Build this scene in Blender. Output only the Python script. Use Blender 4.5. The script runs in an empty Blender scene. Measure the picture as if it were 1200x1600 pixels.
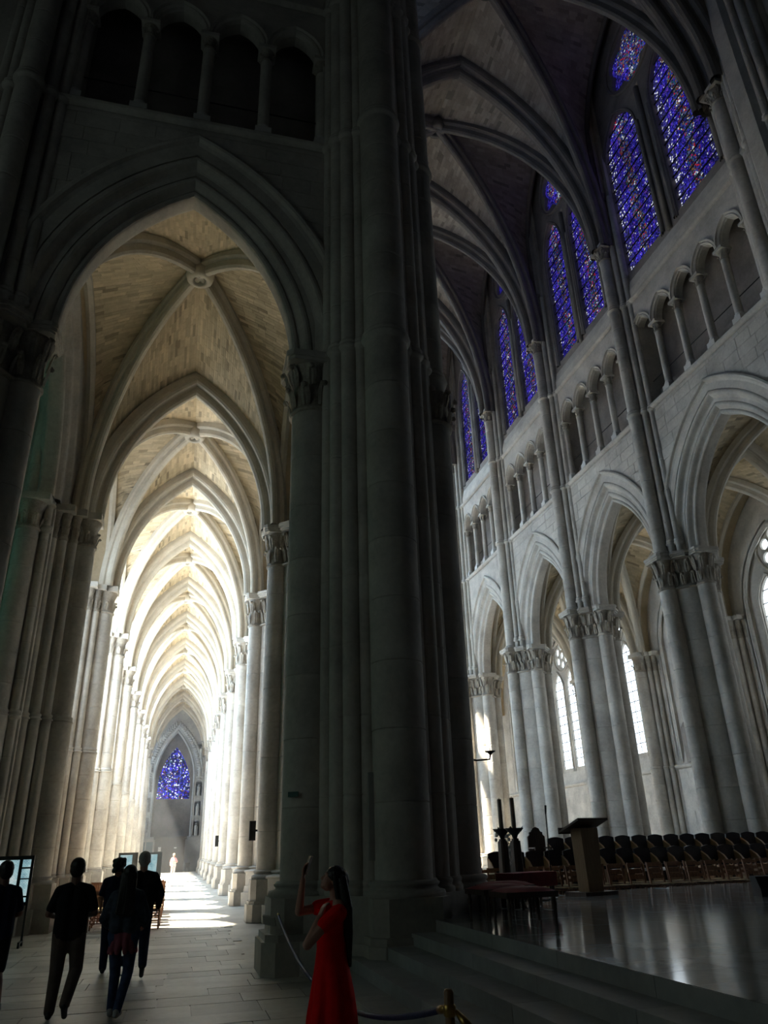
import bpy, bmesh, math, random
from mathutils import Vector, Matrix
random.seed(7)
PI = math.pi
SC = bpy.context.scene
COL = SC.collection

# ------------------------------------------------------------------ camera (solved from the photograph, 1200 x 1600)
F_PX, PITCH, YAW, ROLL = 1164.06, 0.4226, 0.2604, -0.0300
CAM = Vector((-3.0585, 0.0, 1.726))
def cam_axes():
    fw0 = Vector((math.sin(YAW), math.cos(YAW), 0)); r0 = Vector((math.cos(YAW), -math.sin(YAW), 0))
    fw = fw0 * math.cos(PITCH) + Vector((0, 0, math.sin(PITCH))); up = r0.cross(fw)
    return (r0 * math.cos(ROLL) + up * math.sin(ROLL), up * math.cos(ROLL) - r0 * math.sin(ROLL), fw)
R_, U_, F_ = cam_axes()
cam = bpy.data.cameras.new('camera'); cam_o = bpy.data.objects.new('camera', cam); COL.objects.link(cam_o)
cam.sensor_fit = 'VERTICAL'; cam.sensor_height = 36.0; cam.lens = F_PX / 1600 * 36.0
cam.clip_start = 0.05; cam.clip_end = 400
M = Matrix((R_, U_, -F_)).transposed().to_4x4(); M.translation = CAM
cam_o.matrix_world = M
SC.camera = cam_o

# ------------------------------------------------------------------ world, sun, exposure
W = bpy.data.worlds.new('world'); SC.world = W; W.use_nodes = True
W.node_tree.nodes['Background'].inputs[0].default_value = (0.55, 0.70, 1.0, 1)
W.node_tree.nodes['Background'].inputs[1].default_value = 1.0
SUN_DIR = Vector((0.435, -0.15, -0.87)).normalized()      # high afternoon sun from beyond the south aisle
sun = bpy.data.lights.new('sun', 'SUN'); sun.energy = 140.0; sun.angle = 0.012; sun.color = (1.0, 0.90, 0.74)
sun_o = bpy.data.objects.new('sun', sun); COL.objects.link(sun_o)
sun_o.rotation_euler = (-SUN_DIR).to_track_quat('Z', 'Y').to_euler()
SKY = 1.0                     # strength of the daylight that the glazing lets in
SC.view_settings.view_transform = 'Standard'; SC.view_settings.look = 'None'
SC.view_settings.gamma = 1.0; SC.view_settings.use_curve_mapping = False
SC.view_settings.exposure = 0.0
cy = SC.cycles
cy.max_bounces = 8; cy.diffuse_bounces = 5; cy.glossy_bounces = 3; cy.transmission_bounces = 4; cy.transparent_max_bounces = 8
cy.sample_clamp_indirect = 6.0; cy.use_denoising = True; cy.caustics_reflective = False; cy.caustics_refractive = False

# ------------------------------------------------------------------ materials
MATS = {}
class NT:
    def __init__(s, name):
        s.m = bpy.data.materials.new(name); s.m.use_nodes = True; s.t = s.m.node_tree; s.n = s.t.nodes; s.l = s.t.links
        s.bsdf = s.n['Principled BSDF']; s.out = s.n['Material Output']
        MATS[name] = s.m
    def new(s, typ, **kw):
        nd = s.n.new(typ)
        for k, v in kw.items(): setattr(nd, k, v)
        return nd
    def link(s, a, b): s.l.new(a, b)
    def val(s, nd, **kw):
        for k, v in kw.items(): nd.inputs[k.replace('_', ' ')].default_value = v
        return nd
    def math(s, op, a, b=None, clamp=False):
        nd = s.new('ShaderNodeMath', operation=op, use_clamp=clamp)
        for i, v in enumerate((a, b)):
            if v is None: continue
            if isinstance(v, (int, float)): nd.inputs[i].default_value = v
            else: s.link(v, nd.inputs[i])
        return nd.outputs[0]
    def mix(s, fac, a, b, mode='MIX'):
        nd = s.new('ShaderNodeMix', data_type='RGBA', blend_type=mode)
        for i, v in ((0, fac), (6, a), (7, b)):
            if isinstance(v, (int, float)): nd.inputs[i].default_value = v
            elif isinstance(v, tuple): nd.inputs[i].default_value = v if len(v) == 4 else v + (1,)
            else: s.link(v, nd.inputs[i])
        return nd.outputs[2]
    def ramp(s, fac, stops, interp='LINEAR'):
        nd = s.new('ShaderNodeValToRGB'); cr = nd.color_ramp; cr.interpolation = interp
        while len(cr.elements) < len(stops): cr.elements.new(0.5)
        for e, (p, c) in zip(cr.elements, stops): e.position = p; e.color = c if len(c) == 4 else tuple(c) + (1,)
        s.link(fac, nd.inputs[0]); return nd.outputs[0]

def stone(name, c1, c2, rough=0.85, tone=0.35, rnd=0.22, bump=0.25, scale=1.0):
    """weathered limestone: two noise octaves, per-piece tone (attribute 'tone' or the object's random), fine relief"""
    s = NT(name)
    tc = s.new('ShaderNodeTexCoord'); geo = s.new('ShaderNodeNewGeometry')
    n1 = s.val(s.new('ShaderNodeTexNoise'), Scale=0.9 * scale, Detail=5.0, Roughness=0.62); s.link(geo.outputs['Position'], n1.inputs['Vector'])
    n2 = s.val(s.new('ShaderNodeTexNoise'), Scale=9.0 * scale, Detail=4.0, Roughness=0.7); s.link(geo.outputs['Position'], n2.inputs['Vector'])
    f = s.math('ADD', s.math('MULTIPLY', n1.outputs[0], 0.7), s.math('MULTIPLY', n2.outputs[0], 0.3))
    col = s.ramp(f, [(0.33, c1), (0.66, c2)])
    at = s.new('ShaderNodeAttribute', attribute_name='tone'); oi = s.new('ShaderNodeObjectInfo')
    k = s.math('ADD', s.math('MULTIPLY', at.outputs['Fac'], tone), s.math('MULTIPLY', s.math('SUBTRACT', oi.outputs['Random'], 0.5), rnd))
    k = s.math('ADD', k, 1.0)
    cm = s.new('ShaderNodeVectorMath', operation='SCALE'); s.link(col, cm.inputs[0]); s.link(k, cm.inputs['Scale'])
    s.link(cm.outputs[0], s.bsdf.inputs['Base Color']); s.bsdf.inputs['Roughness'].default_value = rough
    if bump:
        bp = s.val(s.new('ShaderNodeBump'), Strength=bump, Distance=0.02); s.link(n2.outputs[0], bp.inputs['Height']); s.link(bp.outputs[0], s.bsdf.inputs['Normal'])
    return s.m
stone('limestone', (0.34, 0.31, 0.27), (0.60, 0.56, 0.49), rnd=0.13)
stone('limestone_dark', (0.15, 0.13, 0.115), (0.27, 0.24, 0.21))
stone('carved', (0.20, 0.17, 0.14), (0.50, 0.45, 0.37), scale=2.2, bump=0.6)
stone('vault_stone', (0.40, 0.325, 0.21), (0.58, 0.48, 0.33), tone=0.55)
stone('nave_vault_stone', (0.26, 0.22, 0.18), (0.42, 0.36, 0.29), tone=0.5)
stone('west_stone', (0.25, 0.25, 0.25), (0.42, 0.42, 0.40))
stone('plinth_stone', (0.30, 0.28, 0.25), (0.52, 0.48, 0.42))
stone('floor_stone', (0.30, 0.29, 0.26), (0.50, 0.49, 0.45), rough=0.42, rnd=0.55, bump=0.12)
stone('step_stone', (0.26, 0.26, 0.25), (0.42, 0.42, 0.40), rough=0.6, rnd=0.25, bump=0.12)
stone('marble', (0.28, 0.28, 0.28), (0.42, 0.42, 0.41), rough=0.10, rnd=0.35, bump=0.03)

def plain(name, col, rough=0.6, metal=0.0, var=0.25, scale=6.0, spec=0.5, bump=0.0, sheen=0.0):
    s = NT(name); tc = s.new('ShaderNodeTexCoord')
    n = s.val(s.new('ShaderNodeTexNoise'), Scale=scale, Detail=3.0); s.link(tc.outputs['Object'], n.inputs['Vector'])
    lo = tuple(c * (1 - var) for c in col); hi = tuple(min(1, c * (1 + var)) for c in col)
    s.link(s.ramp(n.outputs[0], [(0.3, lo), (0.7, hi)]), s.bsdf.inputs['Base Color'])
    s.bsdf.inputs['Roughness'].default_value = rough; s.bsdf.inputs['Metallic'].default_value = metal
    s.bsdf.inputs['Specular IOR Level'].default_value = spec
    if bump:
        bp = s.val(s.new('ShaderNodeBump'), Strength=bump, Distance=0.01); s.link(n.outputs[0], bp.inputs['Height']); s.link(bp.outputs[0], s.bsdf.inputs['Normal'])
    return s.m
def wood(name, c1, c2, rough=0.45, scale=3.0):
    s = NT(name); tc = s.new('ShaderNodeTexCoord'); mp = s.new('ShaderNodeMapping'); mp.inputs['Scale'].default_value = (14, 14, 1.2)
    s.link(tc.outputs['Object'], mp.inputs[0])
    n = s.val(s.new('ShaderNodeTexNoise'), Scale=scale, Detail=4.0); s.link(mp.outputs[0], n.inputs['Vector'])
    s.link(s.ramp(n.outputs[0], [(0.3, c1), (0.7, c2)]), s.bsdf.inputs['Base Color']); s.bsdf.inputs['Roughness'].default_value = rough
    return s.m
wood('chair_wood', (0.16, 0.07, 0.035), (0.30, 0.14, 0.07))
wood('tan_wood', (0.32, 0.18, 0.09), (0.46, 0.28, 0.14))
wood('dark_wood', (0.035, 0.022, 0.016), (0.08, 0.05, 0.035))
wood('door_wood', (0.05, 0.045, 0.04), (0.10, 0.09, 0.08))
wood('lectern_wood', (0.26, 0.17, 0.09), (0.36, 0.24, 0.13))
plain('rush', (0.55, 0.42, 0.24), 0.8, scale=40, bump=0.4)
plain('black_pad', (0.018, 0.012, 0.016), 0.35, var=0.4)
plain('red_velvet', (0.25, 0.02, 0.02), 0.7)
plain('black_metal', (0.02, 0.02, 0.02), 0.4, 0.6)
plain('lead', (0.03, 0.03, 0.03), 0.5, 0.5)
plain('brass', (0.45, 0.28, 0.08), 0.3, 0.9)
plain('candle_wax', (0.18, 0.15, 0.11), 0.5)
plain('blue_rope', (0.012, 0.025, 0.10), 0.6, scale=60, bump=0.5)
plain('post_wood', (0.25, 0.13, 0.05), 0.4)
plain('speaker_black', (0.012, 0.012, 0.014), 0.5)
plain('strip_white', (0.35, 0.34, 0.31), 0.5, var=0.1)
plain('skin', (0.55, 0.30, 0.22), 0.5, var=0.08, scale=12)
plain('skin_dark', (0.22, 0.11, 0.075), 0.5, var=0.08, scale=12)
plain('hair_dark', (0.012, 0.008, 0.006), 0.45, var=0.5, scale=60, bump=0.5)
plain('hair_grey', (0.38, 0.37, 0.35), 0.6, var=0.3, scale=60, bump=0.5)
plain('hair_blond', (0.60, 0.42, 0.22), 0.6, var=0.3, scale=60, bump=0.5)
plain('red_dress', (0.90, 0.010, 0.010), 0.75, var=0.12, scale=9, spec=0.1)
plain('black_cloth', (0.014, 0.013, 0.015), 0.85, spec=0.2)
plain('navy_cloth', (0.018, 0.022, 0.05), 0.85, spec=0.2)
plain('denim', (0.05, 0.075, 0.15), 0.85, var=0.35, scale=14, spec=0.2)
plain('denim_jacket', (0.06, 0.075, 0.10), 0.85, var=0.35, scale=14, spec=0.2)
plain('pink_cloth', (0.30, 0.09, 0.12), 0.85, spec=0.2)
plain('coral_cloth', (0.75, 0.30, 0.30), 0.85, spec=0.2)
plain('beige_cloth', (0.13, 0.10, 0.085), 0.85, spec=0.2)
plain('pale_cloth', (0.65, 0.60, 0.56), 0.85, spec=0.2)
plain('shoe_white', (0.45, 0.45, 0.46), 0.6)
plain('shoe_black', (0.015, 0.014, 0.014), 0.5)
plain('phone_edge', (0.65, 0.58, 0.50), 0.25, 0.8, var=0.05)
plain('screen_glass', (0.015, 0.015, 0.02), 0.1)
plain('board_frame', (0.015, 0.02, 0.022), 0.5)
plain('white_paint', (0.70, 0.70, 0.68), 0.6, var=0.1)
plain('exit_green', (0.02, 0.10, 0.08), 0.5)

def emit(name, col, strength, through=0.0):
    """glazing that lets daylight in: it glows with the sky behind it and, where clear, also passes the sun"""
    s = NT(name); s.n.remove(s.bsdf)
    e = s.val(s.new('ShaderNodeEmission'), Color=col + (1,), Strength=strength)
    if through:
        tr = s.val(s.new('ShaderNodeBsdfTransparent'), Color=(through, through, through, 1))
        ad = s.new('ShaderNodeAddShader'); s.link(e.outputs[0], ad.inputs[0]); s.link(tr.outputs[0], ad.inputs[1]); s.link(ad.outputs[0], s.out.inputs[0])
    else: s.link(e.outputs[0], s.out.inputs[0])
    return s.m
emit('sky_glass', (0.52, 0.75, 1.0), 8.5 * SKY, 0.85)
emit('dim_sky_glass', (0.60, 0.80, 1.0), 2.6 * SKY, 0.38)        # unseen sun-side panes, dimmed to keep near vault and west end dark
emit('blue_sky_glass', (0.42, 0.60, 1.0), 0.65 * SKY)        # coloured clerestory glazing on the sun side
emit('teal_glass', (0.16, 0.75, 0.58), 0.55 * SKY)
emit('transept_glass', (0.62, 0.80, 0.76), 0.62 * SKY)            # unseen transept panes, placed and brightened to light the red dress

def quarry():
    s = NT('quarry_glass'); s.n.remove(s.bsdf)               # pale leaded quarries of the north aisle
    uv = s.new('ShaderNodeUVMap'); n = s.val(s.new('ShaderNodeTexVoronoi'), Scale=7.0); s.link(uv.outputs[0], n.inputs['Vector'])
    ed = s.new('ShaderNodeTexVoronoi', feature='DISTANCE_TO_EDGE'); ed.inputs['Scale'].default_value = 7.0; s.link(uv.outputs[0], ed.inputs['Vector'])
    c = s.ramp(n.outputs['Distance'], [(0.0, (0.50, 0.62, 0.74)), (0.5, (0.80, 0.91, 1.0))])
    c2 = s.mix(s.math('GREATER_THAN', ed.outputs[0], 0.035), (0.25, 0.28, 0.30), c)
    e = s.val(s.new('ShaderNodeEmission'), Strength=3.0 * SKY); s.link(c2, e.inputs[0]); s.link(e.outputs[0], s.out.inputs[0])
quarry()

def stained(name, strength, west=False, half=0.98, seed=0.0):
    """mosaic of small coloured glass: deep blue field, beaded pale borders, a figure panel up the middle"""
    s = NT(name); s.n.remove(s.bsdf)
    uv = s.new('ShaderNodeUVMap'); sep = s.new('ShaderNodeSeparateXYZ'); s.link(uv.outputs[0], sep.inputs[0])
    off = s.new('ShaderNodeVectorMath', operation='ADD'); off.inputs[1].default_value = (seed * 3.7, seed * 5.1, 0); s.link(uv.outputs[0], off.inputs[0])
    sc = 7.5 if west else 14.0
    v = s.val(s.new('ShaderNodeTexVoronoi'), Scale=sc); s.link(off.outputs[0], v.inputs['Vector'])
    ed = s.new('ShaderNodeTexVoronoi', feature='DISTANCE_TO_EDGE'); ed.inputs['Scale'].default_value = sc; s.link(off.outputs[0], ed.inputs['Vector'])
    sepc = s.new('ShaderNodeSeparateColor'); s.link(v.outputs['Color'], sepc.inputs[0]); r1, r2, r3 = sepc.outputs
    field = s.ramp(r1, [(0.0, (0.008, 0.008, 0.08)), (0.25, (0.022, 0.020, 0.26)), (0.55, (0.045, 0.032, 0.50)), (0.78, (0.08, 0.07, 0.85)), (0.87, (0.13, 0.05, 0.45)), (0.975, (0.65, 0.68, 1.0))], 'CONSTANT')
    fig = s.ramp(r2, [(0.0, (0.015, 0.015, 0.06)), (0.26, (0.03, 0.04, 0.34)), (0.50, (0.16, 0.035, 0.04)), (0.58, (0.02, 0.11, 0.12)), (0.66, (0.20, 0.11, 0.05)), (0.74, (0.10, 0.12, 0.30)), (0.915, (0.75, 0.80, 0.85)), (0.96, (0.50, 0.02, 0.05))], 'CONSTANT')
    bead = s.ramp(r3, [(0.0, (0.02, 0.02, 0.06)), (0.40, (0.05, 0.045, 0.30)), (0.90, (0.75, 0.78, 0.92))], 'CONSTANT')
    au = s.math('ABSOLUTE', sep.outputs[0])
    wob = s.val(s.new('ShaderNodeTexNoise'), Scale=1.1, Detail=1.0); s.link(off.outputs[0], wob.inputs['Vector'])
    fw = s.math('ADD', s.math('MULTIPLY', wob.outputs[0], 0.95 * half), -0.17 * half)
    c = s.mix(s.math('LESS_THAN', au, fw), field, fig)
    b1 = s.math('GREATER_THAN', au, 0.86 * half)
    b2 = s.math('LESS_THAN', s.math('ABSOLUTE', s.math('SUBTRACT', au, 0.60 * half)), 0.022)
    c = s.mix(s.math('MULTIPLY', s.math('MAXIMUM', b1, b2), 1.0), c, bead)
    if west:
        c = s.mix(s.math('GREATER_THAN', r3, 0.60), field, s.mix(s.math('GREATER_THAN', r2, 0.72), fig, (0.62, 0.66, 0.80)))
    big = s.val(s.new('ShaderNodeTexNoise'), Scale=0.5, Detail=2.0); s.link(off.outputs[0], big.inputs['Vector'])
    lead = s.math('GREATER_THAN', ed.outputs[0], 0.06)
    st = s.math('MULTIPLY', s.math('ADD', s.math('MULTIPLY', lead, 0.94), 0.06), s.math('ADD', s.math('MULTIPLY', big.outputs[0], 1.9), -0.2))
    st = s.math('MULTIPLY', st, strength * SKY)
    e = s.new('ShaderNodeEmission'); s.link(c, e.inputs[0]); s.link(st, e.inputs[1]); s.link(e.outputs[0], s.out.inputs[0])
for i in range(4): stained('stained_%d' % i, 1.15, seed=i + 1.0)
stained('stained_rose', 0.9, half=3.0, seed=9.0)
stained('stained_west', 2.2, west=True, half=1.6, seed=5.0)
def poster():
    s = NT('poster_print'); s.n.remove(s.bsdf)               # display print given its own emission: bright picture areas, dark bars
    uv = s.new('ShaderNodeUVMap'); n = s.val(s.new('ShaderNodeTexNoise'), Scale=2.2, Detail=3.0); s.link(uv.outputs[0], n.inputs['Vector'])
    br = s.new('ShaderNodeTexBrick'); s.link(uv.outputs[0], br.inputs['Vector']); s.val(br, Scale=9.0, Mortar_Size=0.03)
    br.inputs['Color1'].default_value = (0.3, 0.5, 0.55, 1); br.inputs['Color2'].default_value = (0.65, 0.8, 0.8, 1); br.inputs['Mortar'].default_value = (0.02, 0.05, 0.08, 1)
    c = s.ramp(n.outputs[0], [(0.35, (0.05, 0.22, 0.32)), (0.5, (0.45, 0.75, 0.80)), (0.65, (0.85, 0.92, 0.90))])
    c = s.mix(0.45, c, br.outputs[0]); e = s.val(s.new('ShaderNodeEmission'), Strength=0.75); s.link(c, e.inputs[0]); s.link(e.outputs[0], s.out.inputs[0])
poster()

# ------------------------------------------------------------------ mesh helpers
class B:
    def __init__(s): s.v = []; s.f = []; s.uv = []; s.tone = []; s.sm = []
    def add(s, vs, fs, tone=0.0, smooth=False):
        o = len(s.v); s.v += [tuple(p) for p in vs]
        for f in fs: s.f.append(tuple(i + o for i in f)); s.tone.append(tone); s.sm.append(smooth)
        return s
    def box(s, x0, x1, y0, y1, z0, z1, tone=0.0):
        return s.add([(x, y, z) for z in (z0, z1) for y in (y0, y1) for x in (x0, x1)],
                     [(0, 2, 3, 1), (4, 5, 7, 6), (0, 1, 5, 4), (2, 6, 7, 3), (0, 4, 6, 2), (1, 3, 7, 5)], tone)
    def frustum(s, n, r0, r1, z0, z1, cx=0, cy=0, rot=0.0, cap=True):
        vs = [(cx + r * math.cos(rot + 2 * PI * i / n), cy + r * math.sin(rot + 2 * PI * i / n), z) for r, z in ((r0, z0), (r1, z1)) for i in range(n)]
        fs = [(i, (i + 1) % n, n + (i + 1) % n, n + i) for i in range(n)]
        if cap: fs += [tuple(range(n - 1, -1, -1)), tuple(range(n, 2 * n))]
        return s.add(vs, fs)
    def lathe(s, prof, n=16, cx=0, cy=0, cap=True, smooth=True, a0=0.0, a1=2 * PI):
        full = abs(a1 - a0 - 2 * PI) < 1e-6; m = n if full else n + 1
        vs = [(cx + r * math.cos(a0 + (a1 - a0) * i / n), cy + r * math.sin(a0 + (a1 - a0) * i / n), z) for r, z in prof for i in range(m)]
        fs = []
        for j in range(len(prof) - 1):
            for i in range(n):
                k = (i + 1) % m
                fs.append((j * m + i, j * m + k, (j + 1) * m + k, (j + 1) * m + i))
        s.add(vs, fs, smooth=smooth)
        if cap and full:
            for j in (0, len(prof) - 1):
                if prof[j][0] > 1e-4:
                    r, z = prof[j]
                    s.add([(cx + r * math.cos(2 * PI * i / n), cy + r * math.sin(2 * PI * i / n), z) for i in range(n)], [tuple(range(n)) if j else tuple(range(n - 1, -1, -1))])
        return s
    def tube(s, pts, rads, n=8, cap=True, smooth=True):
        pts = [Vector(p) for p in pts]; rads = rads if isinstance(rads, (list, tuple)) else [rads] * len(pts)
        vs = []; t0 = (pts[1] - pts[0]).normalized()
        ref = Vector((0, 0, 1)) if abs(t0.z) < 0.9 else Vector((1, 0, 0)); a = t0.cross(ref).normalized()
        for i, p in enumerate(pts):
            t = (pts[min(i + 1, len(pts) - 1)] - pts[max(i - 1, 0)]).normalized()
            a = (a - t * a.dot(t)).normalized(); b = t.cross(a)
            vs += [p + (a * math.cos(2 * PI * k / n) + b * math.sin(2 * PI * k / n)) * rads[i] for k in range(n)]
        fs = [(i * n + k, i * n + (k + 1) % n, (i + 1) * n + (k + 1) % n, (i + 1) * n + k) for i in range(len(pts) - 1) for k in range(n)]
        if cap: fs += [tuple(range(n - 1, -1, -1)), tuple(range((len(pts) - 1) * n, len(pts) * n))]
        return s.add(vs, fs, smooth=smooth)
    def ball(s, c, r, n=8, m=6):
        rx, ry, rz = r if isinstance(r, (tuple, list)) else (r, r, r)
        vs = [(c[0], c[1], c[2] - rz)]
        for j in range(1, m):
            th = PI * j / m
            vs += [(c[0] + rx * math.sin(th) * math.cos(2 * PI * i / n), c[1] + ry * math.sin(th) * math.sin(2 * PI * i / n), c[2] - rz * math.cos(th)) for i in range(n)]
        vs.append((c[0], c[1], c[2] + rz)); fs = [(0, 1 + (i + 1) % n, 1 + i) for i in range(n)]
        for j in range(m - 2): fs += [(1 + j * n + i, 1 + j * n + (i + 1) % n, 1 + (j + 1) * n + (i + 1) % n, 1 + (j + 1) * n + i) for i in range(n)]
        k = len(vs) - 1; fs += [(k, k - n + i, k - n + (i + 1) % n) for i in range(n)]
        return s.add(vs, fs, smooth=True)
    def xform(s, mat, start=0):
        for i in range(start, len(s.v)): s.v[i] = tuple(mat @ Vector(s.v[i]))
        return s
    def mesh(s, name, mat):
        me = bpy.data.meshes.new(name); me.from_pydata(s.v, [], s.f)
        me.polygons.foreach_set('use_smooth', s.sm)
        if any(s.tone):
            at = me.attributes.new('tone', 'FLOAT', 'FACE'); at.data.foreach_set('value', s.tone)
        me.materials.append(MATS[mat]); me.update()
        return me

def put(name, me, parent=None, loc=(0, 0, 0), rz=0.0, scale=None, rot=None):
    o = bpy.data.objects.new(name, me); COL.objects.link(o)
    o.location = loc; o.rotation_euler = rot if rot else (0, 0, rz)
    if scale: o.scale = scale
    if parent: o.parent = parent
    return o
def tag(o, label, cat=None, group=None, kind=None):
    o['label'] = label
    if cat: o['category'] = cat
    if group: o['group'] = group
    if kind: o['kind'] = kind
    return o
def empty(name, loc=(0, 0, 0), rz=0.0, parent=None):
    o = bpy.data.objects.new(name, None); COL.objects.link(o); o.location = loc; o.rotation_euler = (0, 0, rz)
    if parent: o.parent = parent
    return o
def clone(root, parent=None):
    r = root.copy(); COL.objects.link(r); r.parent = parent
    for ch in list(root.children): clone(ch, r)
    return r
def planar_uv(me, ax=(1, 2)):
    while me.uv_layers: me.uv_layers.remove(me.uv_layers[0])
    uv = me.uv_layers.new(name='UVMap')
    for lp in me.loops:
        co = me.vertices[lp.vertex_index].co; uv.data[lp.index].uv = (co[ax[0]], co[ax[1]])
    return me

# pointed arch: half arc of intrados half-span a and rise h, offset outward by rho; from springing to apex, on the -s side
def half_arc(a, h, rho=0.0, n=12):
    R = (a * a + h * h) / (2 * a); c = R - a; th = math.acos(max(-1, min(1, c / (R + rho))))
    return [(c - (R + rho) * math.cos(th * i / n), (R + rho) * math.sin(th * i / n)) for i in range(n + 1)]
def arch_height(s, a, h, rho=0.0):
    R = (a * a + h * h) / (2 * a); c = R - a; d = (R + rho) ** 2 - (c + abs(s)) ** 2
    return math.sqrt(d) if d > 0 else 0.0
def arch_outline(a, h, rho=0, n=12):
    L = half_arc(a, h, rho, n); return L + [(-s, z) for s, z in L[-2::-1]]
def archivolt(b, a, h, prof, zs, n=14, stilt=0.0, x=0.0, s0=0.0, smooth=False, halves=(1, -1)):
    """sweep a moulding profile [(rho, depth)] along a pointed arch; local axes: x depth, y along the wall, z up"""
    for sg in halves:
        rows = []
        for rho, d in prof:
            arc = half_arc(a, h, rho, n)
            pts = ([(arc[0][0], -stilt)] if stilt else []) + arc
            rows.append([(x + d, s0 + sg * s, zs + z) for s, z in pts])
        m = len(rows[0]); vs = [p for r in rows for p in r]; fs = []
        for j in range(len(rows) - 1):
            for i in range(m - 1):
                q = (j * m + i, j * m + i + 1, (j + 1) * m + i + 1, (j + 1) * m + i)
                fs.append(q if sg > 0 else q[::-1])
        b.add(vs, fs, smooth=smooth)
    return b
def roll(rho, d, r, a0, a1, n=5):
    return [(rho + r * math.sin(a0 + (a1 - a0) * i / n), d + r * math.cos(a0 + (a1 - a0) * i / n)) for i in range(n + 1)]

# plate with holes (tracery): filled 2D curve, given thickness; local axes: x depth, y along the wall, z up
def plate(name, loops, x0, x1, mat, bevel=0.0):
    cu = bpy.data.curves.new(name, 'CURVE'); cu.dimensions = '2D'; cu.fill_mode = 'BOTH'; cu.extrude = (x1 - x0) / 2; cu.bevel_depth = bevel
    for lp in loops:
        sp = cu.splines.new('POLY'); sp.points.add(len(lp) - 1); sp.use_cyclic_u = True
        for p, (s, z) in zip(sp.points, lp): p.co = (s, z, 0, 1)
    o = bpy.data.objects.new('tmp', cu); COL.objects.link(o)
    dg = bpy.context.evaluated_depsgraph_get(); me = bpy.data.meshes.new_from_object(o.evaluated_get(dg)); bpy.data.objects.remove(o)
    xm = (x0 + x1) / 2
    for v in me.vertices: v.co = (xm + v.co.z, v.co.x, v.co.y)
    me.name = name; me.materials.clear(); me.materials.append(MATS[mat])
    return me
def circle(cx, cz, r, n=20, a0=0.0): return [(cx + r * math.cos(a0 + 2 * PI * i / n), cz + r * math.sin(a0 + 2 * PI * i / n)) for i in range(n)]
# ------------------------------------------------------------------ main dimensions (metres; x across, y down the nave, z up)
L, Y0, NB = 7.2, 22.95, 9
YW = Y0 + L * NB                                  # inner face of the west wall
XN, XS, XC = 14.81, 0.36, 7.585                   # pier axes and nave axis
ZS, ZT, ZC = 11.4, 17.7, 23.05                    # arcade springing, triforium string, clerestory string
YX = 13.6                                         # crossing piers
YK = [Y0 + L * k for k in range(NB)]
WT = 1.14                                         # nave wall thickness
def structure(name, label, loc=(0, 0, 0)): return tag(empty(name, loc), label, kind='structure')

# ------------------------------------------------------------------ floors
fl = structure('floor', 'grey limestone paving of the aisle and transept')
base = B().box(-26, 34, -22, YW + 0.5, -0.6, -0.012).mesh('paving_bed', 'floor_stone'); put('paving_bed', base, fl)
unit_slab = B().box(0, 1, 0, 1, -0.06, 0.0).mesh('slab', 'floor_stone')
y = 5.6
ns = 0
while y < 27 and ns < 290:
    d = random.choice((0.48, 0.56, 0.62, 0.72, 0.80))
    x0 = -7.4 if y > 14 else -8.2
    x1 = -1.05 if y < 14 else -1.75
    x = x0 + random.uniform(-0.6, 0)
    while x < x1 and ns < 290:
        w = random.uniform(0.7, 1.45); w = min(w, max(0.3, x1 - x))
        put('slab', unit_slab, fl, (x + 0.006, y + 0.006, random.uniform(-0.002, 0.002)), scale=(w - 0.012, d - 0.012, 1)); ns += 1
        x += w
    y += d

# platform in the crossing, five steps up from the transept
pf = structure('floor_platform', 'polished grey marble platform of the crossing, raised on five steps')
SX = [0.64, 0.27, -0.12, -0.53, -0.95]
edge = [(0.66, 1.0), (0.66, 12.6), (1.7, 14.9), (4.2, 15.9), (7.6, 16.6), (11.5, 16.9), (15.5, 16.5), (15.5, 1.0)]
bm = B(); n = len(edge)
bm.add([(x, y, z) for z in (-0.01, 0.738) for x, y in edge], [tuple(range(n, 2 * n))] + [(i, (i + 1) % n, n + (i + 1) % n, n + i) for i in range(n)])
put('platform_core', bm.mesh('platform_core', 'marble'), pf)
unit_tile = B().box(0, 1, 0, 1, -0.05, 0.0).mesh('marble_slab', 'marble')
def plat_far(x):
    for (xa, ya), (xb, yb) in zip(edge[1:-2], edge[2:-1]):
        if xa <= x <= xb: return ya + (yb - ya) * (x - xa) / (xb - xa)
    return 12.6
y = 3.2; nt = 0
while y < 16.8 and nt < 295:
    x = 0.645 + (0 if int(y * 10) % 2 else 0)
    while x < 12.5 and nt < 295:
        w = random.choice((0.75, 0.95, 1.2)); xe = x + w
        if y + 0.6 < min(plat_far(x + 0.01), plat_far(min(xe, 12.4))) + 0.02 and not (y + 0.6 > 12.55 and x < 2.3):
            put('marble_slab', unit_tile, pf, (x + 0.003, y + 0.003, 0.75 + random.uniform(-0.0006, 0.0006)), scale=(w - 0.006, 0.594, 1)); nt += 1
        x = xe
    y += 0.6
for i, x in enumerate(SX):
    z1 = 0.75 - 0.15 * i; st = empty('step', (0, 0, 0), parent=pf); ya = 1.0 if i else 1.0
    ln = 1.7; y = ya - 0.3 * i
    while y < 12.55:
        e = min(y + ln, 12.58); blk = B().box(x, x + (0.62 if i else 0.5), y + 0.004, e - 0.004, z1 - 0.15, z1 - (0.006 if i == 0 else 0))
        put('step_block', blk.mesh('step_block', 'step_stone'), st); y += ln
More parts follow.
